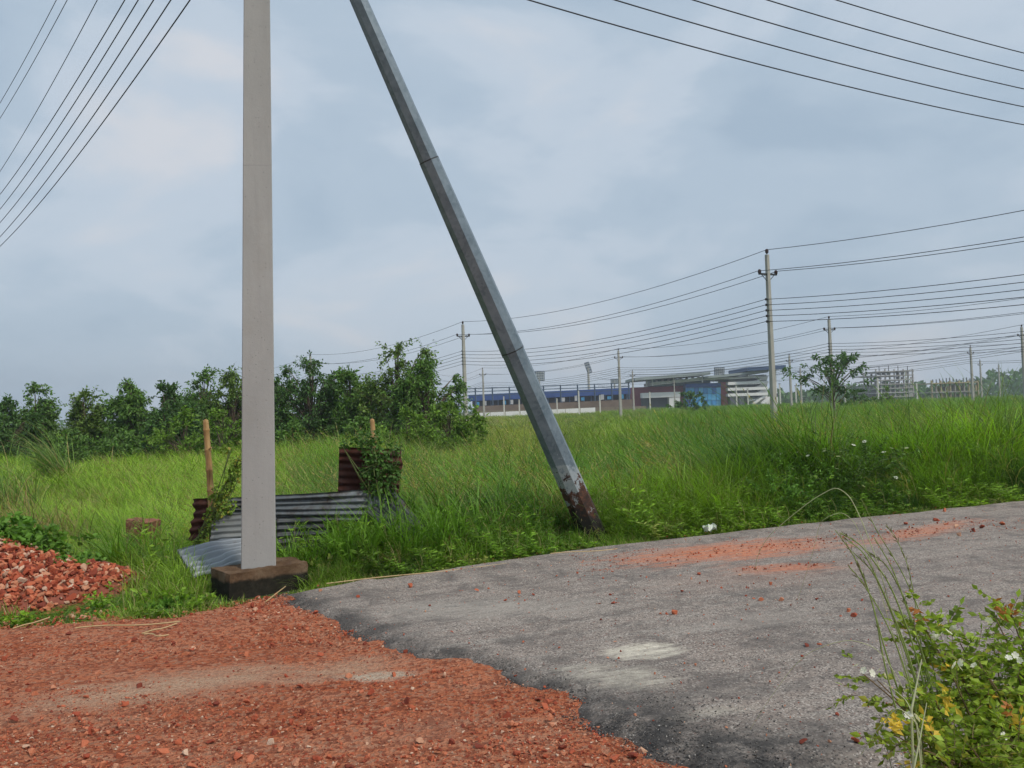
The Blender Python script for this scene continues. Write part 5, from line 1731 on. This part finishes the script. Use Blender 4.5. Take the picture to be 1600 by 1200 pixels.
def fbox(name, root, mat, px0, py0, px1, py1, Y, depth, taper=None):
    x0, x1, z0, z1 = fspan(px0, py0, px1, py1, Y)
    o0 = np.array(root.location)
    mb = MB(); mb.box(np.array([(x0 + x1) / 2, Y + depth / 2, (z0 + z1) / 2]) - o0, (x1 - x0, depth, z1 - z0))
    return mb.build(name, mat, root)


def fbeam(name, root, mat, a, b, Y, th, depth, Y2=None):
    """slanting slab between two pixels"""
    p, q = P(*a, Y), P(*b, Y2 or Y)
    o0 = np.array(root.location)
    h = np.array([0, 0, th / 2]); d = np.array([0, depth, 0])
    V = [p - h, q - h, q + h, p + h, p - h + d, q - h + d, q + h + d, p + h + d]
    mb = MB(); mb.add(np.array(V) - o0, [(0, 1, 2, 3), (5, 4, 7, 6), (4, 0, 3, 7), (1, 5, 6, 2), (3, 2, 6, 7), (4, 5, 1, 0)])
    return mb.build(name, mat, root)


M_MAROON = plain('maroon_wall', (0.30, 0.085, 0.095), 0.85, 0, 0.1, 0.3)
M_BWHITE = plain('white_plaster', (0.78, 0.77, 0.76), 0.85, 0, 0.06, 0.3)
M_ROOFG = plain('roof_grey_green', (0.28, 0.32, 0.32), 0.7, 0, 0.1, 0.2)
M_ROOFB = plain('roof_blue', (0.05, 0.09, 0.18), 0.6, 0, 0.1, 0.2)
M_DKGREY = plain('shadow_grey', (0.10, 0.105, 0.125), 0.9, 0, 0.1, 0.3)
M_SEAT = plain('stand_blue', (0.035, 0.085, 0.28), 0.7, 0, 0.2, 0.4)
M_STEEL = plain('stand_steel', (0.055, 0.09, 0.14), 0.6, 0.2, 0.1, 1)
M_EARTH = plain('earth_bank', (0.17, 0.125, 0.09), 0.95, 0, 0.25, 0.3, 0.3)
M_GLASS = [plain('glass_blue_%d' % i, c, 0.2, 0.0, 0.1, 0.5, 0, 0.6) for i, c in enumerate([(0.05, 0.27, 0.60), (0.08, 0.40, 0.72), (0.04, 0.18, 0.50), (0.14, 0.47, 0.75)])]
M_RAW = plain('raw_concrete', (0.34, 0.32, 0.30), 0.9, 0, 0.15, 0.4)
M_OCHRE = plain('ochre_wall', (0.40, 0.33, 0.20), 0.9, 0, 0.15, 0.4)

YS = 290
c0 = P(850, 645, YS); stand = empty('stadium_stand', (c0[0], YS, -0.4), 'long blue stadium stand with railings behind the steel strut', 'stadium stand')
fbeam('seat_bank', stand, M_SEAT, (732, 622), (985, 610.5), YS + 3, 2.3, 6)
fbeam('underside_shade', stand, plain('stand_shade', (0.03, 0.035, 0.05), 0.9, 0, 0.2, 0.3), (738, 630), (985, 620), YS + 8, 2.6, 3)  # near-black slab painting the shade under the open stand
for i in range(22):
    fbox('pillar', stand, plain('pillar_blue', (0.10, 0.16, 0.26), 0.8, 0, 0.1, 0.5), 744 + i * 11.2, 626 - i * 0.46, 745.4 + i * 11.2, 636 - i * 0.46, YS + 4, 0.5)
fbeam('upper_tier', stand, plain('stand_blue_deep', (0.035, 0.06, 0.15), 0.8, 0, 0.2, 0.3), (732, 618.5), (985, 607.5), YS + 4.5, 0.5, 5)
for i in range(11):
    px = 716 + i * 26.6
    yb = 645 - i * 0.9; yt = 607 - i * 0.93
    a_, b_ = P(px + 1, yb, YS), P(px, yt, YS)
    mb = MB(); mb.tube([np.array([b_[0], YS, -0.4]) - np.array(stand.location), b_ - np.array(stand.location)], 0.26, 6)
    mb.build('post', M_STEEL, stand)
for dy in (1, 6, 12):
    fbeam('rail', stand, M_STEEL, (714, 607 + dy), (984, 597.5 + dy), YS, 0.28, 0.28)
for i in range(24):      # seats and people-high fittings along the front of the terrace
    px = 745 + i * 10.2
    if i % 3 == 1 or (i * 7) % 5 == 0:
        fbox('barrier_panel', stand, M_BWHITE if i % 2 else M_GLASS[1], px, 628 - i * 0.45 - (i % 4), px + 4 + i % 3, 634 - i * 0.5, YS + 2, 0.5)
fbeam('terrace_wall', stand, M_EARTH, (742, 641), (988, 630), YS - 2, 2.8, 3)
bank = empty('earth_embankment', (c0[0], YS - 8, -0.4), 'brown earth bank below the blue stadium stand', 'embankment')
fbeam('bank_slope', bank, plain('bank_brown', (0.20, 0.16, 0.11), 0.95, 0, 0.3, 0.2, 0.3), (738, 650), (1010, 642), YS - 12, 3.4, 8)
wall = empty('boundary_wall', (c0[0], 215, -0.4), 'low white boundary wall before the stadium stand', 'wall')
for i in range(8):
    a = 743 + i * 23.5
    fbeam('wall_panel', wall, M_BWHITE, (a, 653 - i * 1.1), (a + 22.8, 652 - i * 1.1), 215 + (i % 2) * 0.05, 2.6, 0.3)

YB = 310
c0 = P(1100, 640, YB); hall = empty('stadium_hall', (c0[0], YB, -0.4), 'maroon and white stadium building with blue glass front and flat roofs', 'building')
fbox('wall', hall, M_MAROON, 988, 604, 1072, 650, YB + 4, 20)
fbox('wall', hall, M_MAROON, 1127, 597, 1137, 645, YB, 20)
fbox('portal', hall, M_BWHITE, 1004, 613, 1063, 621, YB - 2, 8)
fbox('portal', hall, M_BWHITE, 1046, 621, 1063, 650, YB - 2, 8)
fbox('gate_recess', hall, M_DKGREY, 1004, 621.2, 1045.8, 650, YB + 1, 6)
fbox('glass_head', hall, plain('glass_head', (0.04, 0.10, 0.32), 0.4, 0, 0.1, 0.5), 1071, 599, 1126.5, 605, YB - 0.5, 20)
for i in range(8):
    for j in range(4):
        a = 1071.3 + i * 6.9; b = 605.4 + j * 10
        fbox('glass_pane', hall, M_GLASS[(i * 5 + j * 3 + (i * j) % 4) % 4], a, b, a + 6.5, b + 9.6, YB - 0.2 + 0.3 * ((i + j) % 2), 10)
fbox('glass_frame', hall, M_STEEL, 1071, 604.5, 1126.5, 646, YB + 0.8, 12)
for i, (a, b) in enumerate([(597, 600.5), (606, 609.5), (615, 618.5)]):
    fbox('floor_slab', hall, M_BWHITE, 1137.5, a - 1, 1200, b, YB - 3, 22)
fbox('stair_core', hall, plain('core_grey', (0.46, 0.46, 0.47), 0.9, 0, 0.1, 0.3), 1139, 588, 1168, 645, YB + 3, 16)
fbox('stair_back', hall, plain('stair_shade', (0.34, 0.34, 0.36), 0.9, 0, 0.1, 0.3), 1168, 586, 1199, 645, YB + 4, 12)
fbox('ground_wall', hall, M_BWHITE, 1168, 620, 1216, 645, YB + 2, 14)
fbox('parapet', hall, M_BWHITE, 1100, 589, 1200, 592, YB - 2, 20)
for k in range(4):
    y0 = 591 + k * 9.5
    fbeam('stair_flight', hall, M_BWHITE, (1169, y0 + 6), (1182, y0 + 5), YB - 1, 0.8, 3)
    fbeam('stair_flight', hall, M_BWHITE, (1182, y0 + 5), (1190, y0 + 1), YB - 1, 0.8, 3)
    fbeam('stair_flight', hall, M_BWHITE, (1190, y0 + 1), (1199, y0 + 0.5), YB - 1, 0.8, 3)
fbeam('stair_flight', hall, M_BWHITE, (1176, 632), (1200, 615), YB - 2.5, 1.0, 3)
fbeam('stair_flight', hall, M_BWHITE, (1190, 631), (1203, 622), YB - 3.5, 1.0, 3)
for px in (1208, 1213):
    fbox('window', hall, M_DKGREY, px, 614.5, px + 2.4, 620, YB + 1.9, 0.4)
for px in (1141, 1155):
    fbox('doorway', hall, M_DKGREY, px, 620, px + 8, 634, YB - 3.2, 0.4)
fbeam('roof_slab', hall, M_ROOFG, (992, 592.5), (1110, 583), YB - 6, 1.1, 26)
fbeam('roof_fascia', hall, M_BWHITE, (1018, 600), (1110, 590.5), YB - 1, 1.2, 18)
fbeam('roof_slab', hall, M_ROOFG, (1100, 590), (1200, 580), YB - 4, 0.9, 24)
fbeam('roof_slab', hall, M_ROOFB, (1167, 577), (1228, 573), YB - 6, 1.4, 26)
fbox('clerestory', hall, plain('clerestory_glass', (0.25, 0.34, 0.38), 0.4, 0, 0.15, 0.6), 1018, 592, 1110, 602, YB + 4, 14)
for px, a, b in [(1010, 593, 604), (1019, 592, 603), (1052, 590, 602), (1097, 586, 598), (1169, 577, 592), (1212, 575, 615)]:
    fbox('roof_column', hall, M_BWHITE, px, a, px + 1.4, b, YB - 3, 0.6)
for i in range(9):
    fbox('clerestory_pane', hall, M_BWHITE, 1024 + i * 9.4, 594 - i * 0.75, 1028 + i * 9.4, 597 - i * 0.75, YB + 3.8, 0.3)


def floodlight(label, px, yt, yb, Y, w_px, h_px, tilt):
    c = P(px, yt + h_px / 2, Y)
    b = P(px, yb, Y)
    root = empty('floodlight_mast', (c[0], Y, -0.4), label, 'floodlight', 'stadium floodlights')
    o0 = np.array(root.location)
    mb = MB(); mb.tube([np.array([0, 0, -0.1]), np.array([0, 0, c[2] + 0.4])], [0.75, 0.45], 8)
    mb.build('mast', M_CONC_FAR, root)
    w, h = w_px * Y / F, h_px * Y / F
    R = np.array(Matrix.Rotation(tilt, 3, 'Y'))
    fr = MB()
    for i in range(6):
        fr.box(R @ np.array([(i / 5 - .5) * w, 0, 0]) + c - o0, (0.25, 0.4, h), R)
    for j in range(5):
        fr.box(R @ np.array([0, 0.3, (j / 4 - .5) * h]) + c - o0, (w, 0.25, 0.25), R)
    fro = fr.build('frame', M_STEEL, root)
    for i in range(5):
        for j in range(4):
            mb = MB(); q = R @ np.array([((i + .5) / 5 - .5) * w, -0.4, ((j + .5) / 4 - .5) * h]) + c - o0
            mb.tube([q + np.array([0, 0.35, 0]), q + np.array([0, -0.2, -0.1])], [min(w / 14, h / 11), min(w / 11, h / 9)], 8)
            mb.build('lamp', plain('lamp_glass', (0.45, 0.48, 0.5), 0.3), fro)


floodlight('square stadium floodlight panel right above the strut joint', 842, 580, 601, 360, 17, 15, 0.02)
floodlight('tilted stadium floodlight panel second right of the strut', 919, 566, 598, 380, 7, 17, -0.30)
floodlight('low distant floodlight panel left of the pole before the stand', 960, 592, 600, 460, 11, 7, 0.0)
floodlight('floodlight lattice rising behind the roof gap of the maroon hall', 1124, 574, 592, 350, 15, 14, 0.04)


def frame_building(label, px0, px1, ytops, ybase, Y, depth, floors, cols, mats, extra_rebar=0, seed=0):
    r = np.random.default_rng(seed)
    c = P((px0 + px1) / 2, ybase, Y)
    root = empty('unfinished_building', (c[0], Y, -0.4), label, 'building')
    for k in range(floors + 1):
        yy = ybase + (ytops - ybase) * k / floors
        fbox('floor_slab', root, mats[k % len(mats)], px0, yy - 0.7, px1, yy + 0.7, Y - 0.1 * k, depth)
    for i in range(cols):
        px = px0 + (px1 - px0 - 1.6) * i / (cols - 1) + 0.05
        for dd in (0.4, depth - 1.2):
            fbox('column', root, mats[i % len(mats)], px, ytops - (0.1 if i % 2 else 3.5), px + 1.5, ybase, Y + dd, 0.8)
    for k in range(floors):
        for i in range(cols - 1):
            if r.random() < 0.62:
                a = px0 + (px1 - px0) * i / (cols - 1) + 1.7; b = px0 + (px1 - px0) * (i + 1) / (cols - 1) - 0.2
                y1 = ybase + (ytops - ybase) * k / floors - 0.8; y0 = ybase + (ytops - ybase) * (k + 1) / floors + 0.8
                fbox('infill_wall', root, mats[(i + k) % len(mats)], a, y0 + (y1 - y0) * r.uniform(0, .5), b, y1, Y + r.uniform(1, depth * .7), 0.3)
    for i in range(extra_rebar):
        px = px0 + (px1 - px0) * (i + 0.3) / extra_rebar
        fbox('rebar', root, M_DARKMETAL, px, ytops - r.uniform(5, 9), px + 0.7, ytops, Y + r.uniform(0, depth), 0.4)
    return root


frame_building('unfinished concrete frame tower block under construction at right', 1369, 1428, 580, 620, 420, 20, 6, 9, [M_RAW, plain('raw_grey', (0.42, 0.41, 0.41), 0.9, 0, 0.1, .3), M_RAW], 4, 3)
ub = frame_building('scaffold framed annex left of the unfinished tower block', 1350, 1369, 588, 622, 430, 12, 4, 4, [M_RAW], 2, 4)
frame_building('low ochre unfinished building with rebar columns at right', 1456, 1530, 598, 626, 300, 14, 2, 11, [M_OCHRE, M_RAW], 14, 5)


# far wood along the horizon, one mass
def far_wood():
    r = np.random.default_rng(77)
    lv = MB()
    n = 11000
    px = r.uniform(1090, 1900, n)
    px[:1500] = r.uniform(-500, 1090, 1500)
    Y = r.uniform(440, 540, n)
    hor = 668 - 0.035 * px
    hpx = np.interp(px, [-500, 900, 1100, 1230, 1330, 1420, 1500, 1560, 1600, 1900], [7, 7, 12, 10, 16, 14, 16, 30, 30, 26]) * (1 + 0.35 * vnoise(px * 0.06, px * 0, 3) + 0.2 * vnoise(px * 0.25, px * 0, 4))
    x = (px - 800) / F * Y
    top = CAM_H + hpx * Y / F
    z = -0.4 + (top + 0.4) * r.random(n) ** 1.0
    lv.leaves(np.stack([x, Y, z], 1), r.normal(size=(n, 3)), 3.2 * r.uniform(0.6, 1.4, n), 2.0 * r.uniform(0.6, 1.4, n), r)
    o = lv.build('far_wood', L_DARK)
    tag(o, 'hazy dark line of far trees along the horizon', kind='stuff')


far_wood()

# ================================================================== FOREGROUND BUSH AND GRASS
def foreground_bush():
    r = np.random.default_rng(123)
    YB_ = 3.0
    base = np.array([1.95, 2.75, -0.03])
    root = empty('roadside_bush', tuple(base), 'leafy green bush with white flowers and yellow leaves in the bottom right corner', 'bush')
    st = MB(); lv = MB(); ye = MB()
    tips = []
    # stem tips as seen in the photograph (px, py, depth)
    targets = [(1345, 1050, 2.75), (1370, 1062, 2.8), (1405, 1075, 2.8), (1428, 950, 2.95), (1445, 985, 2.9), (1470, 1010, 2.9), (1500, 1005, 2.95), (1525, 1030, 2.85), (1555, 965, 3.0), (1575, 945, 3.05), (1600, 930, 3.0),
               (1590, 990, 2.9), (1545, 1060, 2.8), (1490, 1060, 2.75), (1460, 1090, 2.7), (1420, 1130, 2.65), (1400, 1150, 2.6), (1440, 1170, 2.55), (1500, 1120, 2.65), (1560, 1120, 2.7), (1595, 1080, 2.75), (1520, 1170, 2.5), (1580, 1180, 2.5),
               (1620, 1010, 3.0), (1640, 960, 3.1), (1660, 1040, 2.9), (1640, 1110, 2.8), (1690, 980, 3.1), (1480, 1040, 3.1), (1560, 1020, 3.15), (1610, 1150, 2.6), (1540, 1090, 2.9), (1465, 1140, 2.75), (1515, 1075, 2.95), (1585, 1040, 2.95), (1470, 1195, 2.5), (1550, 1200, 2.5)]

    def compound(p, d, L):
        """pinnate leaf: rachis with paired leaflets"""
        d = d / np.linalg.norm(d)
        up = np.array([0, 0, 1.0]); sd = np.cross(d, up); sd /= np.linalg.norm(sd) + 1e-9
        m_ = ye if r.random() < 0.02 else lv
        npair = r.integers(3, 5)
        pts = branch_pts(p, d, L, 4, 0.12, 0.05, r)
        st.tube(pts, 0.0011, 3, False)
        C = []; A = []; Ls = []
        for i in range(npair):
            q = pts[0] + (pts[-1] - pts[0]) * (0.25 + 0.7 * i / npair)
            for sg in (-1, 1):
                C.append(q); A.append(sd * sg * 1.0 + d * 0.55 + r.normal(size=3) * 0.15 + np.array([0, 0, -0.1]))
                Ls.append(L * 0.42 * r.uniform(0.8, 1.2))
        C.append(pts[-1]); A.append(d); Ls.append(L * 0.45)
        m_.leaves(np.array(C), np.array(A), np.array(Ls), np.array(Ls) * 0.62, r, 0.12)

    for (px, py, Y) in targets:
        tip = P(px, py, Y) - base
        start = np.array([r.normal() * 0.12, r.normal() * 0.10, 0.0])
        mid = start * 0.45 + tip * 0.55 + np.array([0, 0, 0.06]) + r.normal(size=3) * 0.03
        k = np.linspace(0, 1, 9)[:, None]
        tw = start * (1 - k) ** 2 + 2 * mid * k * (1 - k) + tip * k ** 2
        st.tube(tw, np.linspace(0.006, 0.002, 9), 5, False)
        tips.append((tip, tw[-1] - tw[-2]))
        for i in range(56 if px > 1420 else 36):
            q = r.uniform(0.25, 1.0); j = min(int(q * 8), 7); f_ = q * 8 - j
            p = tw[j] * (1 - f_) + tw[j + 1] * f_
            d = r.normal(size=3) * np.array([1, 1, 0.7]) + np.array([0, 0, 0.35])
            d /= np.linalg.norm(d)
            off = d * r.uniform(0.0, 0.10)
            compound(p + off, d, r.uniform(0.050, 0.088))
    st.build('stem', plain('bush_stem', (0.16, 0.11, 0.06), 0.85, 0, 0.25, 20), root)
    lv.build('foliage', leafy('bush_leaf', (0.27, 0.37, 0.050), 0.5, trans=0.42, yellow=0.06, ycol=(0.42, 0.42, 0.07)), root)
    ye.build('yellow_foliage', leafy('bush_yellow', (0.68, 0.47, 0.06), 0.3, trans=0.35), root)
    fm = flower_mesh(M_WHITE)
    for px, py, Y in [(1350, 1048, 2.72), (1362, 1052, 2.72), (1374, 1047, 2.74), (1382, 1055, 2.74), (1338, 1040, 2.74), (1420, 1118, 2.6), (1432, 1122, 2.6), (1470, 992, 2.86), (1482, 988, 2.86), (1490, 982, 2.9), (1462, 996, 2.86), (1492, 1040, 2.74), (1502, 1036, 2.74), (1518, 1030, 2.8), (1522, 1040, 2.8),
                      (1576, 1028, 2.82), (1586, 1024, 2.84), (1594, 1032, 2.84), (1545, 970, 2.96), (1500, 1044, 2.74), (1568, 1150, 2.55)]:
        p_ = P(px, py, Y - 0.10) - base
        o = mesh_obj('flower', fm, root, p_, (r.uniform(0.5, 1.3), r.uniform(-.5, .5), r.uniform(0, 6)), float(r.uniform(0.011, 0.016)))
    for px, py, Y, m_ in [(1427, 962, 2.92, M_ORANGE), (1562, 950, 2.96, M_ORANGE), (1572, 954, 2.96, M_ORANGE), (1474, 1098, 2.62, M_YELLOW), (1486, 1090, 2.62, M_YELLOW), (1388, 1130, 2.58, M_YELLOW), (1402, 1124, 2.58, M_YELLOW), (1585, 1112, 2.64, M_ORANGE)]:
        p_ = P(px, py, Y) - base
        wl = MB(); k = 10
        dr = r.normal(size=3) + np.array([0, 0, -0.3])
        q = p_ + r.normal(size=(k, 3)) * 0.014
        wl.leaves(q, r.normal(size=(k, 3)) * 0.8 + dr, 0.032 * r.uniform(0.7, 1.2, k), 0.018, r, 0.2)
        wl.build('withered_leaf', m_, root)
    return root


foreground_bush()


def stems(name, label, cat, polys, base_px, mat, rad, spikes=False, seed=9):
    """grass stalks along traced lines: polys = list of (depth, [(px, py)...], radius)"""
    r = np.random.default_rng(seed)
    b = np.array([P(*base_px[:2], base_px[2])[0], base_px[2], -0.03])
    root = empty(name, tuple(b), label, cat)
    sp = MB()
    for (Y, line, rd) in polys:
        pts = np.array([P(x, y, Y + 0.03 * i) for i, (x, y) in enumerate(line)]) - b
        # smooth through the points
        k = np.linspace(0, len(pts) - 1, len(pts) * 5)
        q = np.stack([np.interp(k, np.arange(len(pts)), pts[:, c]) for c in range(3)], 1)
        for _ in range(3):
            q[1:-1] = (q[:-2] + q[1:-1] * 2 + q[2:]) / 4
        foot = np.array([q[0][0] * 0.9 + r.normal() * 0.02, q[0][1] + r.normal() * 0.02, 0.0])
        low = np.linspace(0, 1, 4)[:-1, None]
        q = np.concatenate([foot * (1 - low) + q[0] * low, q])
        mb = MB(); mb.tube(q, np.linspace(rd * (1.35 if spikes else 0.8), rd * (0.5 if spikes else 0.3), len(q)), 5, False)
        mb.build('stalk', mat, root, True)
        if spikes:
            n = 34
            j = r.uniform(len(q) * 0.45, len(q) - 2, n); i0 = j.astype(int); f_ = (j - i0)[:, None]
            c = q[i0] * (1 - f_) + q[i0 + 1] * f_
            ax = (q[np.minimum(i0 + 1, len(q) - 1)] - q[i0]); ax /= np.linalg.norm(ax, axis=1)[:, None]
            sp.leaves(c, ax + r.normal(size=(n, 3)) * 0.25, 0.022 * r.uniform(.6, 1.5, n), 0.0035, r)
    if spikes:
        sp.build('seed_heads', leafy('seed_head', (0.17, 0.16, 0.07), 0.4, trans=0.2), root)
    return root


M_STALK = leafy('green_stalk', (0.24, 0.31, 0.09), 0.3, trans=0.25)
stems('seeding_grass', 'tall green seeding grass stalks leaning left in front of the bush', 'grass', [
    (2.75, [(1470, 1200), (1452, 1100), (1425, 1000), (1390, 910), (1345, 850), (1312, 832)], 0.0032),
    (2.70, [(1465, 1200), (1440, 1090), (1412, 1000), (1378, 920), (1350, 862), (1318, 840)], 0.0030),
    (2.80, [(1475, 1200), (1460, 1110), (1438, 1010), (1412, 930), (1384, 880), (1350, 858)], 0.0032),
    (2.72, [(1440, 1200), (1410, 1100), (1378, 1000), (1360, 930), (1336, 870), (1305, 828)], 0.0028),
    (2.68, [(1430, 1200), (1400, 1110), (1380, 1030), (1368, 960), (1350, 900), (1328, 858)], 0.0028),
    (2.85, [(1480, 1200), (1462, 1060), (1440, 960), (1408, 890), (1370, 830), (1346, 780)], 0.0022),
    (2.78, [(1490, 1200), (1465, 1120), (1448, 1040), (1420, 960), (1396, 890), (1366, 840)], 0.0030),
    (2.9, [(1455, 1200), (1446, 1060), (1430, 940), (1418, 880), (1400, 840), (1385, 822)], 0.0018),
    (2.74, [(1460, 1200), (1436, 1080), (1405, 990), (1384, 935), (1362, 890), (1332, 862)], 0.003),
    (2.66, [(1448, 1200), (1428, 1090), (1402, 1010), (1376, 955), (1344, 905), (1326, 884)], 0.0026),
    (2.8, [(1484, 1200), (1468, 1130), (1455, 1070), (1440, 1010), (1418, 965), (1390, 950)], 0.0024),
], (1462, 1250, 2.75), M_STALK, 0.003, True)
M_PALE_STALK = leafy('pale_stalk', (0.48, 0.50, 0.30), 0.2, trans=0.25)
stems('dry_grass_stalks', 'pale arching dry grass stalks over the asphalt left of the seeding grass', 'grass', [
    (2.80, [(1440, 1130), (1405, 1000), (1372, 880), (1346, 812), (1328, 775), (1306, 760), (1270, 780), (1232, 810), (1200, 838), (1183, 868), (1180, 890)], 0.0026),
    (2.80, [(1436, 1130), (1398, 1000), (1362, 880), (1336, 815), (1316, 800), (1296, 806), (1281, 816), (1272, 856), (1262, 890), (1246, 938)], 0.0018),
    (2.65, [(1440, 1150), (1405, 1060), (1370, 1012), (1330, 999), (1296, 1006), (1263, 1020), (1237, 1044), (1197, 1100), (1172, 1140)], 0.0019),
], (1450, 1250, 2.75), M_PALE_STALK, 0.002, False, 11)
stems('dry_blade_stems', 'thick pale dry stems standing among the bush in the bottom right corner', 'grass', [
    (2.5, [(1424, 1110), (1432, 1070), (1440, 1030)], 0.0055),
    (2.55, [(1438, 1150), (1418, 1096), (1400, 1080), (1380, 1066)], 0.003),
    (2.45, [(1432, 1130), (1402, 1102), (1370, 1140), (1345, 1180)], 0.0028),
    (2.4, [(1428, 1200), (1438, 1150), (1448, 1098)], 0.0045),
], (1424, 1300, 2.45), M_PALE_STALK, 0.003, False, 12)

# grass under the bush on the near verge
rg = np.random.default_rng(5)
n = 260
x = rg.uniform(1.0, 3.2, n); y = rg.uniform(2.0, 3.1, n)
k = x > 1.25 + (3.1 - y) * 0.0
x, y = x[k], y[k]; n = len(x)
hh = rg.uniform(0.35, 0.85, n)
scatter('verge_grass', np.stack([x, y, -0.02 + 0 * x], 1), np.stack([rg.uniform(-.1, .1, n), rg.uniform(-.1, .1, n), rg.uniform(-.7, .7, n)], 1),
        np.stack([np.maximum(hh, .6)] * 2 + [hh], 1), rg.integers(3, 7, n), np.tile(GR['lush'], (n, 1)) * rg.uniform(.8, 1.3, (n, 1)), TUFTS, 'green grass round the foot of the corner bush')

# ================================================================== HAZE
mb = MB()
mb.box((0, 6, 34.5), (3100, 3100, 73))
haze = mb.build('haze', None)
hm = NT('haze_air')
pv = hm.n('VolumePrincipled')
pv.inputs['Color'].default_value = (0.74, 0.81, 0.90, 1)
pv.inputs['Density'].default_value = 0.0005
pv.inputs['Anisotropy'].default_value = 0.1
hm.t.links.new(pv.outputs[0], hm.out.inputs['Volume'])
haze.data.materials.append(hm.m)
tag(haze, 'thin pale blue haze over the whole field', kind='stuff')
